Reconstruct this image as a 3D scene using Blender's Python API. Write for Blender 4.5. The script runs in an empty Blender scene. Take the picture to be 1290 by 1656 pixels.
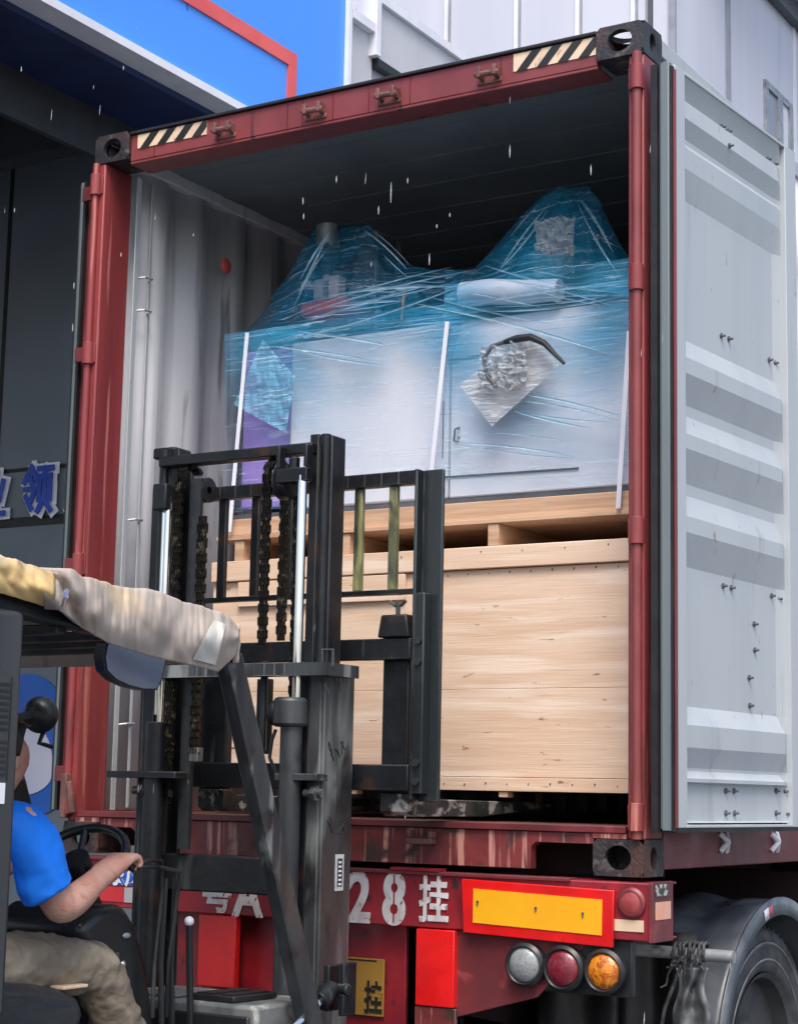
import bpy, bmesh, math, random
from mathutils import Vector, Matrix, noise
random.seed(7)
SC = bpy.context.scene
COL = SC.collection
PI = math.pi

# ------------------------------------------------------------------ camera
CAM = Vector((4.8367, -5.4760, 1.5028))
YAW, PITCH, ROLL, FPX = 0.54761, 0.15277, 0.020356, 2946.46
_f = Vector((-math.sin(YAW)*math.cos(PITCH), math.cos(YAW)*math.cos(PITCH), math.sin(PITCH)))
_r = _f.cross(Vector((0, 0, 1))).normalized(); _u = _r.cross(_f)
_c, _s = math.cos(ROLL), math.sin(ROLL)
RT, UP = _c*_r + _s*_u, -_s*_r + _c*_u
cd = bpy.data.cameras.new('camera'); cam = bpy.data.objects.new('camera', cd); COL.objects.link(cam)
cd.sensor_fit = 'VERTICAL'; cd.sensor_height = 36.0; cd.lens = FPX/1656*36.0
cd.clip_start = 0.05; cd.clip_end = 3000
mw = Matrix((RT, UP, -_f)).transposed().to_4x4(); mw.translation = CAM
cam.matrix_world = mw
SC.camera = cam

# ------------------------------------------------------------------ light
SUN_EL, SUN_AZ = math.radians(58), math.radians(150)     # azimuth clockwise from +Y: behind the camera, to the right
w = bpy.data.worlds.new('World'); SC.world = w; w.use_nodes = True
nt = w.node_tree; bg = nt.nodes['Background']
sky = nt.nodes.new('ShaderNodeTexSky'); sky.sky_type = 'NISHITA'; sky.sun_disc = False
sky.sun_elevation = SUN_EL; sky.sun_rotation = SUN_AZ
sky.air_density = 1.0; sky.dust_density = 4.0; sky.ozone_density = 1.0
nt.links.new(sky.outputs[0], bg.inputs[0]); bg.inputs[1].default_value = 0.12
sl = bpy.data.lights.new('sun', 'SUN'); sl.energy = 1.1; sl.angle = math.radians(25); sl.color = (1.0, 0.96, 0.92)
so = bpy.data.objects.new('sun', sl); COL.objects.link(so)
sd = Vector((math.sin(SUN_AZ)*math.cos(SUN_EL), math.cos(SUN_AZ)*math.cos(SUN_EL), math.sin(SUN_EL)))
so.rotation_euler = sd.to_track_quat('Z', 'Y').to_euler()
SC.view_settings.view_transform = 'Standard'; SC.view_settings.look = 'None'
SC.view_settings.exposure = 1.08; SC.view_settings.gamma = 1.0
SC.cycles.use_denoising = True
SC.cycles.transparent_max_bounces = 16

# where a sight line of the photograph meets a real plane of the place (used only for measuring)
def ray(px, py): return _f*FPX + RT*(px-645) - UP*(py-828)
def on_y(px, py, y): d = ray(px, py); return CAM + d*((y-CAM.y)/d.y)
def on_x(px, py, x): d = ray(px, py); return CAM + d*((x-CAM.x)/d.x)

# ------------------------------------------------------------------ materials
def mat(name, c1, c2=None, rough=.5, metal=0., ns=5., st=(1, 1, 1), lo=.42, hi=.62, bump=0., bs=40., bst=(1, 1, 1),
        c3=None, s3=14., t3=(.62, .66), st3=(1, 1, 1), rvar=.12, coat=0., spec=.5, detail=6., c4=None, s4=3., t4=(.6, .7), st4=(1, 1, 1), emit=0, edge=None, er=.006):
    m = bpy.data.materials.new(name); m.use_nodes = True
    n, l = m.node_tree.nodes, m.node_tree.links
    b = n['Principled BSDF']; tc = n.new('ShaderNodeTexCoord')
    def tex(scale, stretch, det=detail, dist=.4):
        mp = n.new('ShaderNodeMapping'); mp.inputs['Scale'].default_value = stretch
        l.new(tc.outputs['Object'], mp.inputs[0])
        t = n.new('ShaderNodeTexNoise'); t.inputs['Scale'].default_value = scale
        t.inputs['Detail'].default_value = det; t.inputs['Distortion'].default_value = dist
        l.new(mp.outputs[0], t.inputs['Vector']); return t
    def ramp(src, a, z):
        r = n.new('ShaderNodeMapRange'); r.inputs[1].default_value = a; r.inputs[2].default_value = z
        r.clamp = True; l.new(src, r.inputs[0]); return r.outputs[0]
    def mix(fac, A, B):
        x = n.new('ShaderNodeMix'); x.data_type = 'RGBA'; l.new(fac, x.inputs[0])
        for v, i in ((A, 6), (B, 7)):
            if isinstance(v, tuple): x.inputs[i].default_value = (*v, 1)
            else: l.new(v, x.inputs[i])
        return x.outputs[2]
    t1 = tex(ns, st)
    c2 = c2 or tuple(v*.8 for v in c1)
    col = mix(ramp(t1.outputs['Fac'], lo, hi), c1, c2)
    if c3: col = mix(ramp(tex(s3, st3).outputs['Fac'], *t3), col, c3)
    if c4: col = mix(ramp(tex(s4, st4).outputs['Fac'], *t4), col, c4)
    if edge:       # paint rubbed off along edges and corners
        bv = n.new('ShaderNodeBevel'); bv.samples = 4; bv.inputs[0].default_value = er
        ge = n.new('ShaderNodeNewGeometry'); dt = n.new('ShaderNodeVectorMath'); dt.operation = 'DOT_PRODUCT'
        l.new(bv.outputs[0], dt.inputs[0]); l.new(ge.outputs['Normal'], dt.inputs[1])
        e1 = n.new('ShaderNodeMapRange'); e1.inputs[1].default_value = .985; e1.inputs[2].default_value = .86; l.new(dt.outputs['Value'], e1.inputs[0])
        e2 = n.new('ShaderNodeMath'); e2.operation = 'MULTIPLY'; l.new(e1.outputs[0], e2.inputs[0]); l.new(ramp(tex(9, (1, 1, .5)).outputs['Fac'], .42, .62), e2.inputs[1])
        col = mix(e2.outputs[0], col, edge)
    l.new(col, b.inputs['Base Color'])
    rr = n.new('ShaderNodeMapRange'); rr.inputs[1].default_value = .3; rr.inputs[2].default_value = .7
    rr.inputs[3].default_value = max(.02, rough-rvar); rr.inputs[4].default_value = min(1, rough+rvar)
    l.new(tex(ns*1.7, st).outputs['Fac'], rr.inputs[0]); l.new(rr.outputs[0], b.inputs['Roughness'])
    b.inputs['Metallic'].default_value = metal; b.inputs['Coat Weight'].default_value = coat
    b.inputs['Specular IOR Level'].default_value = spec
    if bump:
        bp = n.new('ShaderNodeBump'); bp.inputs['Strength'].default_value = min(1, bump); bp.inputs['Distance'].default_value = .004*max(1, bump)
        l.new(tex(bs, bst).outputs['Fac'], bp.inputs['Height']); l.new(bp.outputs[0], b.inputs['Normal'])
    if emit:
        b.inputs['Emission Strength'].default_value = emit; l.new(col, b.inputs['Emission Color'])
    return m

V = (1, 1, .06)   # vertical streaks
RED = mat('oxide_red_paint', (.29, .050, .052), (.20, .034, .036), .42, ns=9, st=V, lo=.4, hi=.6, bump=.35, bs=22, c3=(.10, .03, .025), s3=10, t3=(.60, .70), st3=(1, 1, .10), c4=(.46, .16, .13), s4=26, t4=(.62, .70), st4=(1, 1, .05), edge=(.10, .045, .035))
REDH = mat('faded_red_header_paint', (.25, .055, .055), (.20, .042, .042), .4, ns=4, lo=.4, hi=.6, bump=.3, bs=18, c3=(.05, .02, .02), s3=20, t3=(.66, .70), st3=(1, 1, .04))
REDS = mat('scraped_red_sill_paint', (.20, .034, .034), (.12, .024, .026), .45, ns=7, bump=.5, bs=30, c3=(.50, .24, .20), s3=34, t3=(.55, .62), st3=(1, 1, .05), c4=(.05, .03, .025), s4=9, t4=(.55, .66), edge=(.42, .22, .18))
REDD = mat('dark_red_rail_paint', (.17, .03, .035), (.11, .022, .026), .4, ns=4, bump=.25, bs=20, c3=(.32, .06, .07), s3=6, t3=(.6, .72))
TRED = mat('trailer_red_paint', (.26, .018, .03), (.17, .012, .02), .38, ns=4, bump=.25, bs=25, c3=(.06, .02, .02), s3=18, t3=(.62, .66), c4=(.40, .02, .03), s4=2.5, t4=(.5, .62))
BRED = mat('bright_red_reflector', (.78, .012, .012), (.6, .01, .012), .28, ns=5, coat=.3, c3=(.3, .02, .02), s3=30, t3=(.68, .72))
YEL = mat('amber_retroreflector', (.88, .44, .015), (.85, .38, .01), .3, ns=3, coat=.2, bump=.1, bs=150)
CAST = mat('rusty_casting', (.035, .031, .033), (.018, .016, .018), .5, ns=9, bump=1, bs=60, c3=(.13, .115, .11), s3=12, t3=(.58, .68), c4=(.07, .035, .028), s4=7, t4=(.55, .65))
GREY = mat('light_grey_container_paint', (.44, .48, .505), (.395, .435, .465), .40, ns=3, st=V, bump=.2, bs=12, c3=(.33, .33, .34), s3=12, t3=(.62, .76), st3=V, c4=(.28, .19, .15), s4=30, t4=(.70, .74), st4=(1, 1, .35), edge=(.62, .65, .67), er=.004)
ROOFM = mat('shade_dark_roof_paint', (.21, .245, .265), (.16, .19, .21), .5, ns=1.5, bump=.1, bs=8)  # shade of the container ceiling is put into this colour
GREYW = mat('grey_inner_wall_paint', (.74, .76, .79), (.62, .64, .68), .45, ns=7, st=(1, 1, .12), bump=.25, bs=16, c3=(.16, .15, .15), s3=12, t3=(.64, .74), st3=(1, 1, .1), c4=(.56, .57, .60), s4=20, t4=(.6, .7), st4=(1, 1, .05))
GASK = mat('door_gasket_rubber', (.16, .20, .21), (.11, .14, .15), .5, ns=6, st=V)
GASKB = mat('black_rubber', (.012, .012, .014), (.02, .02, .022), .5, ns=8, bump=.2)
FLOORM = mat('plywood_floor', (.10, .06, .04), (.06, .035, .025), .6, ns=8, st=(6, 1, 1), bump=.4)
WOOD = mat('pale_pine_plywood', (.79, .59, .435), (.71, .50, .35), .62, ns=2.2, st=(.8, 1, 9), lo=.38, hi=.62, bump=.3, bs=10, bst=(.6, 1, 16), c3=(.85, .69, .55), s3=3.0, t3=(.52, .66), st3=(.5, 1, 7), c4=(.25, .12, .06), s4=8, t4=(.665, .71), st4=(1, 1, 4.2), rvar=.06)
WOODB = mat('pine_board', (.64, .42, .27), (.50, .30, .18), .6, ns=3, st=(.7, 1, 12), bump=.3, bs=12, bst=(.5, 1, 14), c3=(.22, .10, .05), s3=8, t3=(.68, .73))
BLK = mat('black_forklift_steel', (.010, .012, .0145), (.005, .006, .008), .42, ns=6, bump=.35, bs=34, c3=(.045, .048, .05), s3=15, t3=(.63, .74), st3=(1, 1, .22), c4=(.035, .018, .012), s4=9, t4=(.60, .7), spec=.4, edge=(.16, .165, .17))
BLK2 = mat('worn_grey_mast_steel', (.048, .053, .057), (.018, .021, .024), .38, ns=7, st=(1, 1, .2), bump=.35, bs=30, c3=(.22, .24, .24), s3=12, t3=(.58, .70), st3=(1, 1, .12), c4=(.02, .02, .022), s4=8, t4=(.56, .66), edge=(.26, .26, .26))
SCUF = mat('scuffed_post_steel', (.018, .023, .026), (.008, .010, .012), .32, ns=6, st=V, bump=.4, bs=26, c3=(.24, .34, .37), s3=6, t3=(.54, .68), st3=(1, 1, .16), edge=(.30, .34, .36))
CHR = mat('chromed_rod', (.82, .83, .85), (.7, .7, .72), .12, 1.0, ns=4, rvar=.05)
CHN = mat('greasy_chain', (.018, .016, .013), (.008, .007, .007), .35, .6, ns=30, bump=.3, c3=(.13, .11, .08), s3=40, t3=(.58, .66))
FORKM = mat('scraped_fork_steel', (.06, .065, .065), (.03, .033, .035), .42, .3, ns=6, bump=.8, bs=40, c3=(.42, .42, .40), s3=22, t3=(.52, .60), st3=(1, .5, 1))
PLAS = mat('black_plastic', (.014, .016, .018), (.022, .024, .026), .35, ns=5, bump=.15, bs=70)
VINYL = mat('black_vinyl_seat', (.018, .02, .024), (.03, .032, .036), .3, ns=3, bump=1, bs=9, bst=(1, 1, 2.5))
PILL = mat('grey_guard_paint', (.055, .058, .064), (.035, .037, .041), .4, ns=5, st=V, bump=.2)
DECKG = mat('dusty_grey_deck', (.17, .18, .18), (.09, .10, .10), .5, ns=9, bump=.5, c3=(.33, .34, .32), s3=13, t3=(.58, .68))
TARP = mat('dirty_canvas', (.44, .385, .335), (.34, .295, .26), .75, ns=3, lo=.36, hi=.64, bump=1.0, bs=10, c3=(.54, .42, .27), s3=4, t3=(.56, .70), c4=(.27, .215, .18), s4=5, t4=(.57, .72), st4=(2.5, 2.5, .5), rvar=.05)
TARPY = mat('yellowed_canvas', (.64, .46, .20), (.52, .36, .16), .7, ns=5, bump=1.0, bs=10, c3=(.66, .55, .36), s3=6, t3=(.55, .68), c4=(.30, .19, .10), s4=7, t4=(.6, .72))
TARPW = mat('white_patch_cloth', (.62, .61, .56), (.50, .49, .45), .7, ns=6, bump=.6, bs=12)
BUILD = mat('pale_wall_panel', (.60, .62, .70), (.54, .56, .64), .5, ns=1.2, st=V, bump=.06, bs=8, c3=(.48, .50, .57), s3=1.3, t3=(.58, .75), st3=(1, 1, .1))
BUILD2 = mat('off_white_wall', (.56, .57, .60), (.50, .51, .54), .6, ns=1.5, bump=.08, bs=20, c3=(.42, .43, .45), s3=4, t3=(.64, .76), st3=(1, 1, .2))
TRIMW = mat('white_trim', (.80, .81, .86), (.72, .73, .78), .4, ns=4)
SEAMD = mat('dark_seam', (.10, .11, .13), (.07, .08, .09), .5, ns=4)
SEAMS = mat('grey_shadow_seam', (.30, .31, .36), (.24, .25, .30), .5, ns=4)
SEAML = mat('pale_seam', (.72, .74, .82), (.62, .64, .72), .5, ns=4)
BLUE = mat('blue_sign_face', (.085, .34, .98), (.075, .31, .95), .4, ns=.6, lo=.3, hi=.7, bump=.05, bs=5, c3=(.07, .29, .90), s3=1.2, t3=(.6, .75), st3=(1, 1, .15))
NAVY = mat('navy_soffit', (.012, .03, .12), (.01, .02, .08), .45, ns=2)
SIGNR = mat('red_sign_outline', (.80, .13, .12), (.72, .10, .10), .45, ns=3)
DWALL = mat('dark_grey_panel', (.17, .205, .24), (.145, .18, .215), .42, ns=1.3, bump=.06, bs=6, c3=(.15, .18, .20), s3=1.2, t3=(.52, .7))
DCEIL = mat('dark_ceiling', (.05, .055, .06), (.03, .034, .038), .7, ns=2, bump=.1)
CHAS = mat('shade_dark_chassis', (.035, .012, .012), (.018, .012, .012), .7, ns=4, bump=.3)  # near-black: the shade under the container is painted into the chassis
STEELD = mat('dark_steel_beam', (.03, .033, .04), (.02, .022, .028), .5, ns=3)
LBLUE = mat('logo_blue', (.02, .14, .60), (.015, .11, .50), .4, ns=2)
LWHITE = mat('logo_white', (.72, .74, .88), (.62, .65, .80), .45, ns=2)
LETO = mat('letter_edge_white', (.88, .89, .93), (.80, .82, .88), .4)
LNAVY = mat('letter_blue', (.02, .07, .50), (.015, .06, .42), .4, ns=3)
STENW = mat('stencil_white', (.72, .70, .70), (.55, .50, .50), .5, ns=12, c3=(.28, .05, .06), s3=40, t3=(.60, .68))
INK = mat('black_ink', (.012, .012, .012), (.02, .02, .02), .5)
CREAM = mat('cream_hazard_sticker', (.80, .62, .44), (.70, .52, .36), .45, ns=6, c3=(.5, .36, .25), s3=25, t3=(.64, .7))
PLATE = mat('yellow_number_plate', (.40, .215, .035), (.30, .155, .025), .5, ns=5, c3=(.25, .12, .03), s3=9, t3=(.62, .74))
LAMPW = mat('clear_lamp_lens', (.27, .285, .29), (.21, .225, .23), .15, ns=60, bump=.6, bs=160, coat=.6)
LAMPR = mat('red_lamp_lens', (.20, .015, .03), (.15, .01, .02), .15, ns=40, bump=.5, bs=160, coat=.6)
LAMPA = mat('amber_lamp_lens', (.72, .23, .01), (.38, .09, .004), .18, ns=45, lo=.45, hi=.55, bump=.8, bs=90, coat=.6)
TYRE = mat('tyre_rubber', (.04, .041, .044), (.075, .076, .08), .6, ns=10, bump=.5, bs=60, c3=(.14, .14, .145), s3=7, t3=(.58, .7))
FEND = mat('grey_mudguard_plastic', (.15, .165, .185), (.075, .085, .10), .34, ns=5, bump=.3, bs=14, c3=(.16, .17, .19), s3=6, t3=(.58, .72))
PIPE = mat('galvanised_pipe', (.42, .44, .46), (.30, .31, .33), .4, .4, ns=10, bump=.3, c3=(.16, .14, .12), s3=16, t3=(.6, .7))
ROLLM = mat('milky_roll', (.56, .62, .72), (.44, .54, .68), .35, ns=5, bump=1, bs=20)
ROPE = mat('black_rag_rope', (.035, .038, .042), (.09, .095, .10), .6, ns=30, bump=1, bs=60)
RAG = mat('grey_plastic_bag', (.16, .17, .18), (.07, .075, .08), .35, ns=9, bump=2, bs=18, c3=(.34, .36, .37), s3=12, t3=(.58, .66))
WHITEM = mat('white_machine_enamel', (.66, .685, .75), (.62, .645, .72), .35, ns=2, bump=.05)
LILAC = mat('lilac_machine_panel', (.30, .20, .56), (.24, .16, .48), .4, ns=4, st=(1, 1, 4), bump=.4, bs=12, c3=(.46, .42, .74), s3=6, t3=(.56, .68), st3=(1, 1, 3))
STEELM = mat('machine_steel', (.30, .36, .38), (.16, .20, .22), .35, .6, ns=14)
REDM = mat('red_machine_tray', (.60, .12, .14), (.5, .10, .12), .4, ns=5)
PAPER = mat('document_bag', (.60, .62, .66), (.52, .54, .58), .3, ns=9, bump=1.2, bs=26, coat=.3, c3=(.75, .76, .78), s3=15, t3=(.57, .63))
CRMP = mat('crumpled_clear_bag', (.42, .45, .47), (.22, .26, .28), .2, ns=18, bump=2.5, bs=34, coat=.5, c3=(.85, .87, .9), s3=22, t3=(.55, .60))
STRAP = mat('white_strap', (.82, .84, .90), (.74, .76, .84), .35, ns=5)
GROUND = mat('wet_concrete_ground', (.11, .115, .12), (.07, .073, .078), .3, ns=1.5, bump=.3, bs=14, rvar=.2, c3=(.045, .047, .05), s3=.9, t3=(.5, .62))
DUSTP = mat('pale_pink_scuff', (.35, .26, .27), (.25, .2, .2), .6)
SKIN = mat('skin', (.60, .345, .265), (.56, .26, .195), .48, ns=14, bump=.5, bs=120, c3=(.50, .20, .15), s3=22, t3=(.6, .72), c4=(.64, .40, .30), s4=6, t4=(.55, .65))
SHIRT = mat('bright_blue_cotton', (.0, .19, .86), (.0, .165, .78), .75, ns=4, bump=1.2, bs=7)
KHAKI = mat('khaki_cotton', (.24, .20, .145), (.17, .14, .105), .8, ns=5, bump=2.2, bs=13, bst=(1, 1.6, 1.6), c3=(.31, .27, .205), s3=9, t3=(.55, .68))
HAIR = mat('black_hair', (.012, .011, .011), (.02, .018, .018), .45, ns=40, bump=.6, bs=120)
RUBR = mat('rusty_door_keeper', (.20, .09, .08), (.10, .05, .045), .5, ns=14, bump=.6, bs=60)

def film_mat(name, col, dens0, dens1, glare=.55, tilt=.1, sc=1.0, fade=None, fine=22):
    m = bpy.data.materials.new(name); m.use_nodes = True
    n, l = m.node_tree.nodes, m.node_tree.links; b = n['Principled BSDF']
    tc = n.new('ShaderNodeTexCoord'); mp = n.new('ShaderNodeMapping')
    mp.inputs['Rotation'].default_value = (0, tilt, 0); mp.inputs['Scale'].default_value = (.9*sc, .9*sc, fine*sc)
    l.new(tc.outputs['Object'], mp.inputs[0])
    t = n.new('ShaderNodeTexNoise'); t.inputs['Scale'].default_value = 2.6; t.inputs['Detail'].default_value = 7; t.inputs['Distortion'].default_value = .9
    l.new(mp.outputs[0], t.inputs[0])
    mp2 = n.new('ShaderNodeMapping'); mp2.inputs['Rotation'].default_value = (0, -.45+tilt, 0); mp2.inputs['Scale'].default_value = (1.2*sc, 1.2*sc, 11*sc)
    l.new(tc.outputs['Object'], mp2.inputs[0])
    t2 = n.new('ShaderNodeTexNoise'); t2.inputs['Scale'].default_value = 3.2; t2.inputs['Detail'].default_value = 5; t2.inputs['Distortion'].default_value = 1.6
    l.new(mp2.outputs[0], t2.inputs[0])
    mx = n.new('ShaderNodeMath'); mx.operation = 'MAXIMUM'; l.new(t.outputs[0], mx.inputs[0]); l.new(t2.outputs[0], mx.inputs[1])
    mp4 = n.new('ShaderNodeMapping'); mp4.inputs['Rotation'].default_value = (0, tilt*.6+.04, 0); mp4.inputs['Scale'].default_value = (.7, .7, 75)
    l.new(tc.outputs['Object'], mp4.inputs[0])
    t4 = n.new('ShaderNodeTexNoise'); t4.inputs['Scale'].default_value = 2.2; t4.inputs['Detail'].default_value = 3; t4.inputs['Distortion'].default_value = .35
    l.new(mp4.outputs[0], t4.inputs[0])
    r0 = n.new('ShaderNodeMapRange'); r0.inputs[1].default_value = .60; r0.inputs[2].default_value = .72; r0.inputs[4].default_value = .8; l.new(t4.outputs[0], r0.inputs[0])
    r1 = n.new('ShaderNodeMapRange'); r1.inputs[1].default_value = .63; r1.inputs[2].default_value = .76; l.new(mx.outputs[0], r1.inputs[0])
    r = n.new('ShaderNodeMath'); r.operation = 'MAXIMUM'; l.new(r0.outputs[0], r.inputs[0]); l.new(r1.outputs[0], r.inputs[1])
    cm = n.new('ShaderNodeMix'); cm.data_type = 'RGBA'; l.new(r.outputs[0], cm.inputs[0])
    cm.inputs[6].default_value = (*col, 1); cm.inputs[7].default_value = (.74, .88, .97, 1)  # pale glare streaks are mixed into the film colour
    l.new(cm.outputs[2], b.inputs['Base Color'])
    t3 = n.new('ShaderNodeTexNoise'); t3.inputs['Scale'].default_value = 2.2; l.new(tc.outputs['Object'], t3.inputs[0])
    r3 = n.new('ShaderNodeMapRange'); r3.inputs[1].default_value = .35; r3.inputs[2].default_value = .65
    r3.inputs[3].default_value = dens0; r3.inputs[4].default_value = dens1; l.new(t3.outputs[0], r3.inputs[0])
    g = n.new('ShaderNodeMath'); g.operation = 'MULTIPLY_ADD'; l.new(r.outputs[0], g.inputs[0]); g.inputs[1].default_value = glare
    l.new(r3.outputs[0], g.inputs[2]); g.use_clamp = True
    out = g.outputs[0]
    if fade:      # the number of layers thins out downwards in a ragged way
        sp = n.new('ShaderNodeSeparateXYZ'); l.new(tc.outputs['Object'], sp.inputs[0])
        t5 = n.new('ShaderNodeTexNoise'); t5.inputs['Scale'].default_value = 2.5; l.new(tc.outputs['Object'], t5.inputs[0])
        ad = n.new('ShaderNodeMath'); ad.operation = 'MULTIPLY_ADD'; l.new(t5.outputs[0], ad.inputs[0]); ad.inputs[1].default_value = .55; l.new(sp.outputs[2], ad.inputs[2])
        fr_ = n.new('ShaderNodeMapRange'); fr_.interpolation_type = 'SMOOTHSTEP'; fr_.inputs[1].default_value = fade[0]+.27; fr_.inputs[2].default_value = fade[1]+.27; l.new(ad.outputs[0], fr_.inputs[0])
        mu = n.new('ShaderNodeMath'); mu.operation = 'MULTIPLY'; l.new(out, mu.inputs[0]); l.new(fr_.outputs[0], mu.inputs[1]); out = mu.outputs[0]
    l.new(out, b.inputs['Alpha'])
    b.inputs['Roughness'].default_value = .16
    bp = n.new('ShaderNodeBump'); bp.inputs['Strength'].default_value = 1; bp.inputs['Distance'].default_value = .02
    l.new(mx.outputs[0], bp.inputs['Height']); l.new(bp.outputs[0], b.inputs['Normal'])
    return m
FILMB = film_mat('blue_film', (.008, .22, .40), .12, .72, .50, .22, 1.0, fine=14)
FILMR = film_mat('blue_film_peak', (.012, .27, .46), .22, .78, .55, -.35, 1.0, fine=14)
FILMC = film_mat('clear_stretch_film', (.22, .55, .80), .0, .12, .50, .05)
CRF = film_mat('crumpled_clear_film', (.50, .56, .60), .25, .70, .7, .8, 3.5, fine=6)
POUCH = film_mat('clear_pouch', (.62, .66, .70), .30, .62, .45, .9, 2.5, fine=6)
FILMD = film_mat('doubled_stretch_film', (.05, .42, .70), .05, .62, .35, .12, 1.2, fade=(.38, .85))
FILMF = film_mat('right_stretch_film', (.06, .42, .68), .05, .55, .45, .16, 1.2, fade=(.10, .95))
FILME = film_mat('bunched_stretch_film', (.20, .58, .80), .15, .55, .5, .5, 1.6)

def glass_mat(name, c, rough=.05):
    m = bpy.data.materials.new(name); m.use_nodes = True; b = m.node_tree.nodes['Principled BSDF']
    b.inputs['Base Color'].default_value = (*c, 1); b.inputs['Roughness'].default_value = rough; b.inputs['Metallic'].default_value = 0
    b.inputs['Specular IOR Level'].default_value = 1.0; return m
PANE = glass_mat('dark_window_glass', (.25, .27, .30), .1)
MIRR = glass_mat('mirror_glass', (.40, .42, .50), .05); MIRR.node_tree.nodes['Principled BSDF'].inputs['Metallic'].default_value = 1
WATER = glass_mat('water', (.78, .84, .90), .1); WATER.node_tree.nodes['Principled BSDF'].inputs['Alpha'].default_value = .36

# ------------------------------------------------------------------ builders
ROOTS = {}
def tag(o, label=None, cat=None, group=None, kind=None):
    if label: o['label'] = label
    if cat: o['category'] = cat
    if group: o['group'] = group
    if kind: o['kind'] = kind
    return o
def thing(name, label, cat, loc, group=None):
    o = bpy.data.objects.new(name, None); COL.objects.link(o); o.location = loc; o.empty_display_size = .1
    ROOTS[o.name] = Vector(loc); return tag(o, label, cat, group)
def root_of(o):
    while o.parent: o = o.parent
    return ROOTS.get(o.name, Vector((0, 0, 0)))

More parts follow.
